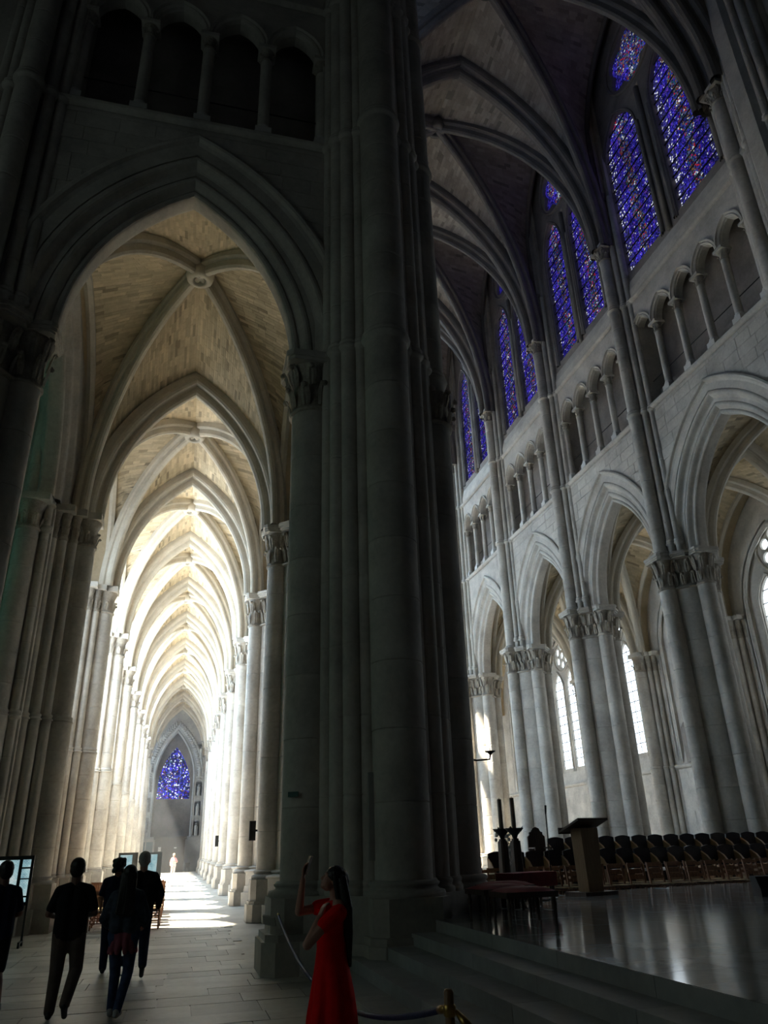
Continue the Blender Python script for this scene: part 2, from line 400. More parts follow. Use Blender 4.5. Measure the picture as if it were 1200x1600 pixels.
# nave and north aisle floor, low tiers for the choir chairs
nf = structure('floor_nave', 'grey stone floor of the nave under the rows of chairs')
put('nave_paving', B().box(1.7, 22.6, 14.2, YW, -0.3, 0.004).mesh('nave_paving', 'floor_stone'), nf)
tiers = structure('floor_tiers', 'low dark wooden tiers that carry the rows of chairs beyond the platform')
for za, ya, yb in ((0.30, 17.1, 18.95), (0.62, 18.95, 20.25), (0.93, 20.25, 21.45)):
    put('tier', B().box(2.8, 14.9, ya, yb, 0.004, za).mesh('tier', 'dark_wood'), tiers)

# ------------------------------------------------------------------ carved capital (bell, two rows of crockets), cached by size
CAPS = {}
def crockets(b, r0, r1, z0, z1, n, rows=2, cx=0, cy=0, arc=(0, 2 * PI)):
    for row in range(rows):
        for i in range(n):
            a = arc[0] + (arc[1] - arc[0]) * (i + 0.5 * row + random.uniform(-0.12, 0.12)) / n
            zb = z0 + (z1 - z0) * (0.05 + 0.44 * row); ht = (z1 - z0) * random.uniform(0.44, 0.55)
            rb = r0 + (r1 - r0) * (0.15 + 0.45 * row); w = 2 * PI * rb / n * 0.62
            path = [(0.02, 0.0, 0.75), (0.12, 0.32, 1.05), (0.22, 0.66, 1.0), (0.40, 0.92, 0.75), (0.46, 0.74, 0.5)]
            ca, sa = math.cos(a), math.sin(a); vs = []
            k = r1 * 0.72 if r1 < 0.6 else 0.36
            for o, t, ww in path:
                rr = rb + o * k; z = zb + t * ht; hw = w * ww / 2
                for u, dr in ((-1, -0.03 * k), (-0.4, 0.05 * k), (0.0, 0.0), (0.4, 0.05 * k), (1, -0.03 * k)):
                    vs.append((cx + (rr + dr) * ca - u * hw * sa, cy + (rr + dr) * sa + u * hw * ca, z + random.uniform(-0.01, 0.01)))
            b.add(vs, [(j * 5 + q, j * 5 + q + 1, j * 5 + q + 6, j * 5 + q + 5) for j in range(4) for q in range(4)], smooth=False)
            rr = rb + 0.40 * k; b.ball((cx + rr * ca, cy + rr * sa, zb + 0.82 * ht), 0.13 * k + 0.014, 6, 4)
def capital_meshes(r, z0, z1, spread=1.45, n=8, rows=2):
    key = (r, round(z1 - z0, 3), spread, n, rows)
    if key not in CAPS:
        h = z1 - z0
        bell = B().lathe([(r, -0.06), (r * 1.12, -0.05), (r * 1.16, -0.01), (r * 1.08, 0.03), (r, 0.05), (r * 0.98, h * 0.35), (r * 1.04, h * 0.7), (r * (1 + (spread - 1) * 0.8), h)], 16)
        fo = B(); crockets(fo, r * 1.0, r * (1 + (spread - 1) * 0.6), 0.03, h, n, rows)
        CAPS[key] = (bell.mesh('capital', 'carved'), fo.mesh('foliage', 'carved'))
    return CAPS[key]
def capital(parent, x, y, r, z0, z1, **kw):
    bm, fm = capital_meshes(r, z0, z1, **kw)
    c = put('capital', bm, parent, (x, y, z0)); f = put('foliage', fm, c); f['kind'] = 'stuff'
    return c
BASES = {}
def att_base(r, h=0.16, plinth=True):
    k = (r, h)
    if k not in BASES:
        b = B().lathe([(r * 1.38, 0), (r * 1.42, h * 0.18), (r * 1.38, h * 0.38), (r * 1.2, h * 0.45), (r * 1.13, h * 0.58), (r * 1.2, h * 0.7), (r * 1.22, h * 0.82), (r * 1.12, h * 0.95), (r, h)], 20)
        BASES[k] = b.mesh('base_moulding', 'plinth_stone')
    return BASES[k]
DRUMS = {}
def drum_mesh(r, h, n=22):
    k = (r, round(h, 3))
    if k not in DRUMS:
        g = 0.007
        DRUMS[k] = B().lathe([(r - 0.012, 0), (r - 0.012, g), (r - 0.003, g), (r, g + 0.008), (r, g + 0.04), (r, h - g - 0.04), (r, h - g - 0.008), (r - 0.003, h - g), (r - 0.012, h - g), (r - 0.012, h)], n, cap=False).mesh('drum', 'limestone')
    return DRUMS[k]
def column(parent, x, y, r, z0, z1, drums=8, name='column'):
    """a shaft of stacked drums with fine recessed joints"""
    c = empty(name, (x, y, z0), parent=parent); c['kind'] = 'thing'
    h = (z1 - z0) / drums; me = drum_mesh(r, h)
    for i in range(drums): put('drum', me, c, (0, 0, h * i), rz=i * 1.7)
    return c
def shaft_mesh(r, z0, z1, rings=(), step=0.95, n=12, mat='limestone'):
    """a long thin shaft, joints cut every course, shaft rings at given heights"""
    pr = [(r, z0)]; z = z0 + step
    rr = sorted(rings)
    while z < z1 - 0.2:
        if all(abs(z - q) > 0.25 for q in rr): pr += [(r, z - 0.05), (r, z - 0.012), (r - 0.008, z - 0.006), (r - 0.008, z + 0.006), (r, z + 0.012), (r, z + 0.05)]
        z += step
    for q in rr:
        pr += [(r, q - 0.2), (r, q - 0.15), (r, q + 0.15), (r + 0.05, q - 0.12), (r + 0.075, q - 0.07), (r + 0.05, q - 0.02), (r + 0.02, q), (r + 0.05, q + 0.03), (r + 0.04, q + 0.08), (r, q + 0.1)]
    pr.sort(key=lambda p: p[1]); pr.append((r, z1))
    return B().lathe(pr, n, cap=False)

# ------------------------------------------------------------------ clustered arcade pier: core and four attached columns
RC, RO, OFF = 0.31, 0.80, 0.95
def octo(b, half, z0, z1, cx=0, cy=0, cut=0.28, top=1.0):
    p = [(half, half * (1 - 2 * cut) / 1), (half * (1 - 2 * cut), half), (-half * (1 - 2 * cut), half), (-half, half * (1 - 2 * cut)), (-half, -half * (1 - 2 * cut)), (-half * (1 - 2 * cut), -half), (half * (1 - 2 * cut), -half), (half, -half * (1 - 2 * cut))]
    b.add([(cx + x, cy + y, z0) for x, y in p] + [(cx + x * top, cy + y * top, z1) for x, y in p], [(i, (i + 1) % 8, 8 + (i + 1) % 8, 8 + i) for i in range(8)] + [tuple(range(8, 16)), tuple(range(7, -1, -1))])
ARMS = [(OFF, 0), (0, OFF), (-OFF, 0), (0, -OFF)]
def pier_meshes():
    d = {}
    b = B(); octo(b, 1.12, 0, 0.42, cut=0.2); [octo(b, 0.50, 0, 0.43, x * 1.06, y * 1.06, 0.14) for x, y in ARMS]; d['low'] = b.mesh('lower_plinth', 'plinth_stone')
    b = B(); octo(b, 1.05, 0.42, 0.62, cut=0.2, top=0.97); [octo(b, 0.47, 0.43, 0.50, x * 1.04, y * 1.04, 0.14) for x, y in ARMS]; [octo(b, 0.44, 0.50, 1.02, x * 1.03, y * 1.03, 0.16) for x, y in ARMS]
    octo(b, 0.98, 0.62, 1.04, cut=0.2); d['up'] = b.mesh('upper_plinth', 'plinth_stone')
    b = B()
    for hh, z0, z1 in ((1.0, 0.0, 0.05), (1.05, 0.05, 0.13), (1.1, 0.13, 0.22)):
        octo(b, 0.92 * hh, z0, z1, cut=0.16)
        for x, y in ARMS: octo(b, 0.47 * hh, z0, z1 + 0.002, x, y, 0.10)
    d['abacus'] = b.mesh('abacus', 'limestone')
    return d
PM = pier_meshes()
ZF, ZN = 1.255, 10.12
def pier(x, y, label, drums=8, group='clustered arcade piers', rz=0.0, capw=True):
    p = tag(empty('clustered_pier', (x, y, 0), rz), label, 'pier', group)
    put('lower_plinth', PM['low'], p); put('upper_plinth', PM['up'], p)
    put('base_moulding', att_base(RO, 0.22), p, (0, 0, 1.03))
    column(p, 0, 0, RO, ZF - 0.02, ZN, drums, 'core')
    for ax, ay in ARMS:
        put('base_moulding', att_base(RC, 0.22), p, (ax, ay, 1.03))
        column(p, ax, ay, RC, ZF - 0.02, ZN, drums)
        capital(p, ax, ay, RC, ZN, 11.18, n=7)
    capital(p, 0, 0, RO, ZN, 11.18, spread=1.12, n=16)
    put('abacus', PM['abacus'], p, (0, 0, 11.18))
    return p
ORD = ['first', 'second', 'third', 'fourth', 'fifth', 'sixth', 'seventh', 'eighth', 'ninth', 'tenth', 'eleventh', 'twelfth', 'thirteenth', 'fourteenth', 'fifteenth', 'sixteenth', 'seventeenth', 'eighteenth', 'nineteenth', 'twentieth']
for k in range(NB):
    if k < 6:
        pier(XN, YK[k], '%s clustered stone pier of the far nave arcade, counted from the right edge' % ORD[k], 9 if k < 4 else 4)
    pier(XS, YK[k], '%s clustered stone pier beyond the dark crossing pier along the bright aisle' % ORD[k], 9 if k < 4 else 3)
pier(-7.6, YX, 'dark clustered pier at the left edge carrying the near transept arch', 8)

# ------------------------------------------------------------------ nave wall bays: arcade arch, spandrel, triforium
ARCH_PROF = [(1.36, 0.05), (1.36, -0.09), (1.30, -0.12), (1.24, -0.10), (1.20, -0.02), (1.12, 0.015), (0.86, 0.02)] + roll(0.76, 0.11, 0.105, PI * 0.5, PI * 1.5 - 0.6)[::1] \
    + [(0.60, 0.17), (0.56, 0.20), (0.44, 0.20)] + roll(0.35, 0.28, 0.10, PI * 0.5, PI * 1.5 - 0.5) + [(0.20, 0.34), (0.17, 0.36)] + roll(0.09, 0.41, 0.085, PI * 0.5, PI * 1.5) + [(0.0, 0.46), (0.0, 0.57)]
ARCH_PROF = ARCH_PROF + [(r, WT - d) for r, d in ARCH_PROF[-2::-1]]
BAYS = {}
def bay_meshes(Lb, a, h, nt, pitch):
    key = (Lb, nt, pitch)
    if key in BAYS: return BAYS[key]
    d = {}
    RH = 1.33; N = 40
    ss = [-Lb / 2 + Lb * i / N for i in range(N + 1)]
    b = B()
    lo = [ZS + arch_height(s, a, h, RH) for s in ss]
    for xx in (0.03, WT - 0.03):
        b.add([(xx, s, z) for s, z in zip(ss, lo)] + [(xx, s, ZT) for s in ss], [(i, i + 1, N + 2 + i, N + 1 + i) for i in range(N)])
    b.add([(xx, s, z) for xx in (0.03, WT - 0.03) for s, z in zip(ss, lo)], [(i, i + 1, N + 2 + i, N + 1 + i) for i in range(N)])
    b.add([(0.03, s, z) for s in (-Lb / 2, Lb / 2) for z in (ZS, ZT)] + [(WT - .03, s, z) for s in (-Lb / 2, Lb / 2) for z in (ZS, ZT)], [(0, 1, 5, 4), (2, 3, 7, 6)])
    d['spandrel'] = b.mesh('spandrel', 'limestone'); d['ss'] = (a, h, RH, Lb)
    d['arch'] = archivolt(B(), a, h, ARCH_PROF, ZS, 16).mesh('archivolt', 'limestone')
    # moulded strings
    def string(z):
        pr = [(0.0, -0.14), (-0.06, -0.12), (-0.12, -0.05), (-0.13, 0.02), (-0.10, 0.07), (0.0, 0.12)]
        return B().add([(x, s, z + dz) for s in (-Lb / 2, Lb / 2) for x, dz in pr], [(i, i + 1, 7 + i, 6 + i) for i in range(5)]).mesh('string_course', 'limestone')
    d['str1'] = string(ZT + 0.02); d['str2'] = string(ZC)
    # triforium: arcade screen, passage floor, back wall
    ta, th, tz, tr = pitch / 2 - 0.16, 0.80, 21.15, 0.20; half = nt * pitch / 2
    b = B(); M_ = 20 * nt; s2 = [-half + 2 * half * i / M_ for i in range(M_ + 1)]
    def te(s):
        k = min(nt - 1, max(0, int((s + half) / pitch))); sc = -half + pitch * (k + 0.5)
        return tz + arch_height(min(abs(s - sc), pitch / 2), ta, th, tr - 0.02)
    lo = [te(s) for s in s2]
    for xx in (0.02, 0.40): b.add([(xx, s, z) for s, z in zip(s2, lo)] + [(xx, s, ZC) for s in s2], [(i, i + 1, M_ + 2 + i, M_ + 1 + i) for i in range(M_)])
    b.add([(xx, s, z) for xx in (0.02, 0.4) for s, z in zip(s2, lo)], [(i, i + 1, M_ + 2 + i, M_ + 1 + i) for i in range(M_)])
    for sg in (-1, 1): b.box(0.02, 1.3, min(sg * half, sg * Lb / 2), max(sg * half, sg * Lb / 2), ZT, ZC)
    b.box(0.02, 1.3, -Lb / 2, Lb / 2, ZT - 0.05, ZT + 0.1)
    d['screen'] = b.mesh('triforium_screen', 'limestone')
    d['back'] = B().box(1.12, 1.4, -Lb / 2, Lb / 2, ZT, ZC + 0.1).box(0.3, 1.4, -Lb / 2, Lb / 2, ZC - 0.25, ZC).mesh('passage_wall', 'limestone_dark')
    b = B(); tp = [(0.22, -0.02), (0.20, -0.07), (0.15, -0.07), (0.13, 0.0), (0.10, 0.01), (0.07, -0.02), (0.03, 0.02), (0.02, 0.08), (0.0, 0.12), (0.0, 0.40)]
    d['tarch'] = archivolt(B(), ta, th, tp, tz, 8).mesh('triforium_arch', 'limestone')
    c = shaft_mesh(0.145, 18.25, 20.75, (), 9, 12); d['tshaft'] = c.mesh('triforium_shaft', 'limestone')
    d['tbase'] = B().box(-0.2, 0.2, -0.2, 0.2, ZT + 0.1, 18.1).lathe([(0.2, 18.1), (0.21, 18.14), (0.16, 18.18), (0.18, 18.22), (0.145, 18.26)], 12).mesh('triforium_base', 'white_stone')
    d['tabacus'] = B().box(-0.24, 0.24, -0.23, 0.23, 21.05, 21.16).mesh('triforium_abacus', 'limestone')
    d['tpos'] = [-half + pitch * i for i in range(nt + 1)]; d['apos'] = [-half + pitch * (i + 0.5) for i in range(nt)]
    d['rail'] = B().tube([(0.3, -half, 18.95), (0.3, half, 18.95)], 0.018, 6).mesh('rail', 'black_metal')
    BAYS[key] = d
    return d
stone('white_stone', (0.50, 0.48, 0.44), (0.66, 0.64, 0.60))
def blocks(parent, d, cols=0.44):
    """ashlar blocks of the spandrel, each proud of its recessed joints and cut to the arch"""
    a, h, RH, Lb = d['ss']; z = ZS + 0.3
    cut = lambda s: ZS + arch_height(s, a, h, RH + 0.04)
    row = 0
    while z < ZT - 0.2:
        z1 = min(z + cols, ZT - 0.14); s = -Lb / 2 + 0.55 - (0.4 if row % 2 else 0)
        while s < Lb / 2 - 0.5:
            e = s + random.uniform(0.65, 1.05); ps = [s + 0.008 + (e - s - 0.016) * i / 4 for i in range(5)]
            lo = [max(z + 0.008, cut(p)) for p in ps]; hi = z1 - 0.006
            keep = [(p, l) for p, l in zip(ps, lo) if l < hi - 0.05]
            if len(keep) >= 2 and (keep[-1][0] - keep[0][0]) > 0.18:
                poly = keep + [(keep[-1][0], hi), (keep[0][0], hi)]; m = len(poly); x0 = 0.03; x1 = 0.012 - random.uniform(0, 0.008)
                b = B().add([(x1, p, q) for p, q in poly] + [(x0 + .01, p, q) for p, q in poly], [tuple(range(m - 1, -1, -1))] + [(i, (i + 1) % m, m + (i + 1) % m, m + i) for i in range(m)])
                put('ashlar_block', b.mesh('ashlar_block', 'limestone'), parent)
            s = e
        z = z1; row += 1
TCAP = None
def place_bay(wall, d, loc, rz, full=True, ashlar=False, columns=True):
    e = empty('bay', loc, rz, wall); e['kind'] = 'structure'
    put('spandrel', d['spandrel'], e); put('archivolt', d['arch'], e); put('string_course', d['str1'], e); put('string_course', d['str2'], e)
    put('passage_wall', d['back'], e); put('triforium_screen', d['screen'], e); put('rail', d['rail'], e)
    for s in d['apos']: put('triforium_arch', d['tarch'], e, (0, s, 0))
    if columns:
        bm, fm = capital_meshes(0.145, 20.72, 21.06, spread=1.5, n=6, rows=1)
        for s in d['tpos']:
            put('triforium_shaft', d['tshaft'], e, (0.2, s, 0)); put('triforium_base', d['tbase'], e, (0.2, s, 0)); put('triforium_abacus', d['tabacus'], e, (0.2, s, 0))
            put('triforium_capital', bm, e, (0.2, s, 20.72)); f = put('foliage', fm, e, (0.2, s, 20.72)); f['kind'] = 'stuff'
    if ashlar: blocks(e, d)
    return e
BN = bay_meshes(L, 2.32, 4.05, 4, 1.40)
BX = bay_meshes(7.75, 2.58, 4.10, 5, 1.40)
BT = bay_meshes(7.95, 2.40, 4.35, 4, 1.48)
XNF, XSF = 14.24, 0.93                            # nave faces of the two walls
YB = 19.075                                       # middle of the bay next to the crossing
wn = structure('wall_north', 'far nave wall of pointed arches, triforium gallery and tall windows')
place_bay(wn, BX, (XNF, YB, 0), 0, ashlar=True)
for k in range(NB): place_bay(wn, BN, (XNF, YK[k] + L / 2, 0), 0, ashlar=k < 2, columns=k < 5)
ws = structure('wall_south', 'near nave wall above the bright aisle piers, seen edge on')
place_bay(ws, BX, (XSF, YB, 0), PI, columns=False)
for k in range(NB): place_bay(ws, BN, (XSF, YK[k] + L / 2, 0), PI, columns=False)
wt = structure('wall_transept', 'dark transept wall with pointed arch and gallery, upper left of the photograph')
place_bay(wt, BT, (-3.83, 13.15, 0), PI / 2, ashlar=True)
# wall above the transept gallery, dim clerestory zone
put('upper_wall', B().box(-9, 1.2, 13.2, 14.3, ZC, 39).mesh('upper_wall', 'limestone'), wt)
put('end_wall', B().box(-30, -7.9, 13.2, 14.3, 0, 39).mesh('end_wall', 'limestone'), wt)
# arch between left pier and the corner respond (seen edge on), with the wall over it
put('side_arch', archivolt(B(), 3.15, 4.7, ARCH_PROF, ZS, 14).mesh('side_arch', 'limestone'), wt, (-8.17, 18.3, 0))

# vault shafts in front of the nave walls
def vault_shafts(y, side, k, full=True):
    xf = 13.89 if side > 0 else 1.28
    nm = 'far nave wall' if side > 0 else 'near nave wall'
    e = empty('shaft_cluster', (xf, y, 0), 0 if side > 0 else PI, wn if side > 0 else ws)
    put('main_shaft', VS['main'], e); put('main_shaft_base', att_base(0.27, 0.2), e, (0, 0, 11.4))
    for q in (-1, 1):
        put('thin_shaft', VS['thin'], e, (0.20, 0.40 * q, 0)); put('thin_shaft', VS['thin'], e, (0.37, 0.64 * q, 0))
        if full:
            capital(e, 0.20, 0.40 * q, 0.125, 29.2, 29.6, spread=1.5, n=5, rows=1)
    put('pilaster', VS['back'], e)
    if full: capital(e, 0, 0, 0.27, 25.85, 26.4, n=7)
    put('impost', VS['imp'], e)
VS = dict(main=shaft_mesh(0.27, 11.45, 25.85, (ZT, ZC), 1.05, 16).mesh('main_shaft', 'limestone'),
          thin=shaft_mesh(0.125, 11.4, 29.3, (11.9, ZT, ZC), 1.3, 10).mesh('thin_shaft', 'limestone'),
          back=B().box(0.15, 1.3, -0.5, 0.5, 11.4, 38).box(0.36, 1.3, -0.74, 0.74, 11.4, 38).mesh('pilaster', 'limestone'),
          imp=B().box(-0.42, 0.3, -0.45, 0.45, 26.4, 26.55).mesh('impost', 'limestone'))
for k in range(NB): vault_shafts(YK[k], 1, k, k < 5); vault_shafts(YK[k], -1, k, False)
vault_shafts(14.78, 1, 0, True)
put('wall_end', B().box(0.06, 1.35, -1.1, 0.52, ZS, 38.5).mesh('wall_end', 'limestone'), wn, (XNF, 14.75, 0))

# ------------------------------------------------------------------ clerestory windows
def clerestory(Lb, w, gap, lights=0):
    lz0, lsp, lh = 24.55, 31.05, 2.15
    cs = [-(w + gap), w + gap]
    def lancet(c): return [(c - w, lz0)] + [(c + s, lsp + z) for s, z in arch_outline(w, lh, 0, 8)] + [(c + w, lz0)]
    rc, rr = 35.15, 1.62
    foil = []
    for i in range(6):
        a = PI / 6 + i * PI / 3; cx, cz = 1.03 * math.cos(a), rc + 1.03 * math.sin(a)
        foil += [(cx + 0.68 * math.cos(a + t), cz + 0.68 * math.sin(a + t)) for t in [(-1.385 + 2.77 * j / 10) for j in range(11)]]
    tr = [(-0.16, 32.95), (0.16, 32.95), (0.0, 32.1)]
    loops = [[(-Lb / 2, 24.0), (Lb / 2, 24.0), (Lb / 2, 38.6), (-Lb / 2, 38.6)], lancet(cs[0]), lancet(cs[1]), foil, tr]
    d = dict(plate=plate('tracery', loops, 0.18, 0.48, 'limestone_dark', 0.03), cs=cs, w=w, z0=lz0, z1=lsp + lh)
    pr = [(0.02, 0.18), (0.02, 0.10), (0.07, 0.06), (0.12, 0.08), (0.14, 0.18)]
    b = B()
    for c in cs: archivolt(b, w, lh, pr, lsp, 8, lsp - lz0 + 0.2, s0=c)
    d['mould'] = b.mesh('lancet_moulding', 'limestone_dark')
    b = B(); pr = [(1.78, 0.18), (1.78, 0.09), (1.85, 0.03), (1.92, 0.09), (1.94, 0.18)]
    n = 32; b.add([(x, r * math.cos(2 * PI * i / n), rc + r * math.sin(2 * PI * i / n)) for r, x in pr for i in range(n)], [(j * n + i, j * n + (i + 1) % n, (j + 1) * n + (i + 1) % n, (j + 1) * n + i) for j in range(4) for i in range(n)])
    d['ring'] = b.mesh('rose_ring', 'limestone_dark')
    d['sill'] = B().add([(x, s, z) for s in (-Lb / 2, Lb / 2) for x, z in ((0.02, 23.1), (0.02, 23.6), (0.22, 24.45), (0.5, 24.5), (0.5, 23.1))], [(0, 1, 6, 5), (1, 2, 7, 6), (2, 3, 8, 7), (3, 4, 9, 8)]).mesh('sill', 'limestone')
    d['rose'] = planar_uv(plate('rose_pane', [circle(0, rc, 1.74, 32)], 0.36, 0.38, 'stained_rose'))
    d['bar'] = B().tube([(0.22, -w, 0), (0.22, w, 0)], 0.034, 6).mesh('saddle_bar', 'lead')
    d['mull'] = B().tube([(0.10, 0, 24.2), (0.10, 0, 32.6)], 0.13, 10).mesh('mullion_shaft', 'limestone_dark')
    d['jamb'] = shaft_mesh(0.10, 24.4, 31.0, (), 2.0, 8, ).mesh('jamb_shaft', 'limestone_dark')
    return d
CN, CX = clerestory(L, 0.96, 0.40), clerestory(7.75, 1.28, 0.60)
PANES = {}
def pane_mesh(w, z0, z1, mat, n):
    k = (w, round(z0, 2), mat, n)
    if k not in PANES: PANES[k] = planar_uv(B().box(0.36, 0.38, -w - 0.03, w + 0.03, z0, z1).mesh('glass_panel', mat))
    return PANES[k]
NWIN = 0
def clere_window(d, loc, rz, label, mats, rows, rose='stained_rose', stat=None):
    global NWIN
    NWIN += 1
    wdw = tag(empty('window_%d' % NWIN, loc, rz), label, kind='structure', group='clerestory windows')
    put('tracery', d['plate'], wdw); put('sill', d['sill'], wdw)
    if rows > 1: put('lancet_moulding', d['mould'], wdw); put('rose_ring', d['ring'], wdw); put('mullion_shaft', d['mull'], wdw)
    for i, c in enumerate(d['cs']):
        dz = (d['z1'] - d['z0']) / rows
        for r in range(rows):
            za = d['z0'] + r * dz - (0.05 if r == 0 else 0)
            put('glass_panel', pane_mesh(d['w'], za, d['z0'] + (r + 1) * dz - (0.015 if rows > 1 else 0), mats[i], rows), wdw, (0, c, 0))
            if r and rows > 1: put('saddle_bar', d['bar'], wdw, (0.06, c, d['z0'] + r * dz))
        if rows > 1:
            for q in (-1, 1): put('jamb_shaft', d['jamb'], wdw, (0.12, c + q * (d['w'] + 0.17), 0))
    if rose == 'stained_rose': put('rose_panel', d['rose'], wdw)
    else:
        me = d.get('rose_' + rose)
        if me is None: me = d['rose'].copy(); me.materials[0] = MATS[rose]; d['rose_' + rose] = me
        put('rose_panel', me, wdw)
    return wdw
WL = ['largest', 'second largest', 'third', 'fourth', 'fifth']
for i in range(NB + 1):
    y = YB if i == 0 else YK[i - 1] + L / 2
    lab = '%s blue stained glass clerestory window counted from the upper right corner' % (WL[i] if i < 5 else ORD[i])
    clere_window(CX if i == 0 else CN, (XNF, y, 0), 0, lab, ('stained_%d' % (i % 4), 'stained_%d' % ((i + 2) % 4)), 14 if i < 5 else 1)
for i in range(NB + 1):
    y = YB if i == 0 else YK[i - 1] + L / 2; gl = 'blue_sky_glass' if i < 4 else 'sky_glass'
    clere_window(CX if i == 0 else CN, (XSF, y, 0), PI, '%s clerestory window of the near nave wall, out of sight above the aisle piers' % (ORD[i - 1] if i else 'crossing-side'), (gl, gl), 1, gl)
# ------------------------------------------------------------------ rib vaults
def resample(pts, n):
    pts = [Vector(p) for p in pts]; d = [0]
    for a, b in zip(pts, pts[1:]): d.append(d[-1] + (b - a).length)
    out = []; j = 0
    for i in range(n + 1):
        t = d[-1] * i / n
        while j < len(d) - 2 and d[j + 1] < t: j += 1
        f = (t - d[j]) / max(1e-9, d[j + 1] - d[j]); out.append(pts[j].lerp(pts[j + 1], min(1, max(0, f))))
    return out
def curve3(p0, p1, zs, rise, stilt=0.0, n=20):
    """pointed half arch in the vertical plane from corner p0 to plan point p1"""
    p0, p1 = Vector(p0 + (0,)), Vector(p1 + (0,)); a = (p1 - p0).length
    pts = [(p0.x, p0.y, zs)] if stilt else []
    for s, z in half_arc(a, rise - stilt, 0, n):
        q = p0.lerp(p1, (s + a) / a); pts.append((q.x, q.y, zs + stilt + z))
    return pts
def web(b, A, C, course, slen, bulge, proud=0.006):
    """masonry of one vault cell between rib A and arch C, laid stone by stone"""
    la = sum((Vector(p) - Vector(q)).length for p, q in zip(A, A[1:])); nc = max(8, int(la / course))
    A, C = resample(A, nc), resample(C, nc); ctr = None
    def S(t, w):
        i = min(nc - 1, int(t)); f = t - i
        p = A[i].lerp(A[i + 1], f).lerp(C[i].lerp(C[i + 1], f), w)
        p.z += bulge * math.sin(PI * w) * math.sin(PI * min(1, t / nc)) ; return p
    for i in range(nc):
        wid = (A[i + 1] - C[i + 1]).length; m = max(1, int(round(wid / slen + random.uniform(-0.3, 0.3))))
        cuts = [0.0] + sorted(min(0.98, max(0.02, (k + random.uniform(-0.25, 0.25)) / m)) for k in range(1, m)) + [1.0]
        gt = 0.06; gw = 0.008 / max(0.1, wid)
        for w0, w1 in zip(cuts, cuts[1:]):
            tone = random.gauss(0, 0.22); tone = -0.75 if random.random() < 0.05 else max(-0.5, min(0.45, tone))
            q0 = [S(i, w0), S(i, w1), S(i + 1, w1), S(i + 1, w0)]
            q1 = [S(i + gt, w0 + gw), S(i + gt, w1 - gw), S(i + 1 - gt, w1 - gw), S(i + 1 - gt, w0 + gw)]
            pr = proud * random.uniform(0.4, 1.6)
            dn = Vector((-q0[0].x, -q0[0].y, -3)).normalized() if ctr is None else ctr
            q1 = [p + dn * pr for p in q1]
            b.add(q0 + q1, [(4, 5, 6, 7), (0, 1, 5, 4), (1, 2, 6, 5), (2, 3, 7, 6), (3, 0, 4, 7)], tone)
RIB_T = [(0.10, -0.42), (-0.10, -0.42), (-0.16, -0.40)] + roll(-0.26, -0.30, 0.10, PI * 0.9, PI * 2.0, 5)[1:] + [(-0.36, -0.20), (-0.34, -0.15)] + roll(-0.44, 0.0, 0.13, PI * 1.0 + 2.2, PI + 0.2, 7)
RIB_T = [(0.10, -0.42), (-0.12, -0.42), (-0.20, -0.40), (-0.27, -0.35), (-0.29, -0.28), (-0.27, -0.21), (-0.31, -0.17), (-0.40, -0.17), (-0.48, -0.15), (-0.55, -0.09), (-0.57, 0.0)]
RIB_T = RIB_T + [(r, -d) for r, d in RIB_T[-2::-1]]
RIB_D = [(0.08, -0.24), (-0.12, -0.24), (-0.17, -0.20), (-0.19, -0.13), (-0.26, -0.12), (-0.36, -0.12), (-0.43, -0.07), (-0.45, 0.0)]
RIB_D = RIB_D + [(r, -d) for r, d in RIB_D[-2::-1]]
def vault_meshes(hx, hy, zs, zk, zt, zw, stilt, course, slen, mat, big=1.0, side=0.0, rib='vault_rib'):
    d = {}
    D = lambda sx, sy: curve3((sx * hx, sy * hy), (0.0, 0.0), zs, zk - zs)
    T = lambda sx, sy: curve3((sx * hx, sy * hy), (0.0, sy * hy), zs, zt - zs)
    Fm = lambda sx, sy: curve3((sx * hx, sy * hy), (sx * hx, 0.0), zs, zw - zs, stilt)
    d['webs'] = []
    for ax in ('y', 'x'):
        for sg in (-1, 1):
            b = B()
            for q in (-1, 1):
                sx, sy = (q, sg) if ax == 'y' else (sg, q)
                web(b, D(sx, sy), T(sx, sy) if ax == 'y' else Fm(sx, sy), course, slen, 0.12 * big)
            d['webs'].append(b.mesh('web', mat))
    b = B()
    if side:                                       # soffits between the cells and the walls at both sides
        for sx in (-1, 1):
            c = Fm(sx, -1) + Fm(sx, 1)[::-1][1:]; n = len(c)
            b.add(c + [(p[0] + sx * side, p[1], p[2]) for p in c], [(i, i + 1, n + i + 1, n + i) for i in range(n - 1)], smooth=False)
    d['soffit'] = b.mesh('wall_arch', mat) if side else None
    sc = lambda P, k: [(r * k, x * k) for r, x in P]
    a = math.hypot(hx, hy); ang = math.atan2(hy, hx)
    d['diag'] = archivolt(B(), a, zk - zs, sc(RIB_D, big), zs, 22, smooth=False).mesh('diagonal_rib', rib)
    d['ang'] = ang
    d['trans'] = archivolt(B(), hx, zt - zs, sc(RIB_T, big), zs, 20).mesh('transverse_arch', rib)
    d['form'] = archivolt(B(), hy, zw - zs - stilt, [(0.05, -0.12), (-0.12, -0.12), (-0.2, 0.0), (-0.12, 0.12), (0.05, 0.12)], zs + stilt, 14, stilt).mesh('wall_rib', rib)
    kb = B().lathe([(0.0, 0.1), (0.42 * big, 0.1), (0.42 * big, -0.36 * big), (0.38 * big, -0.52 * big), (0.30 * big, -0.58 * big), (0.20 * big, -0.58 * big), (0.17 * big, -0.46 * big), (0.16 * big, 0.05)], 20)
    d['key'] = kb.mesh('keystone', rib); d['dims'] = (hx, hy, zs, zk)
    return d
stone('nave_rib', (0.13, 0.115, 0.10), (0.24, 0.21, 0.18))
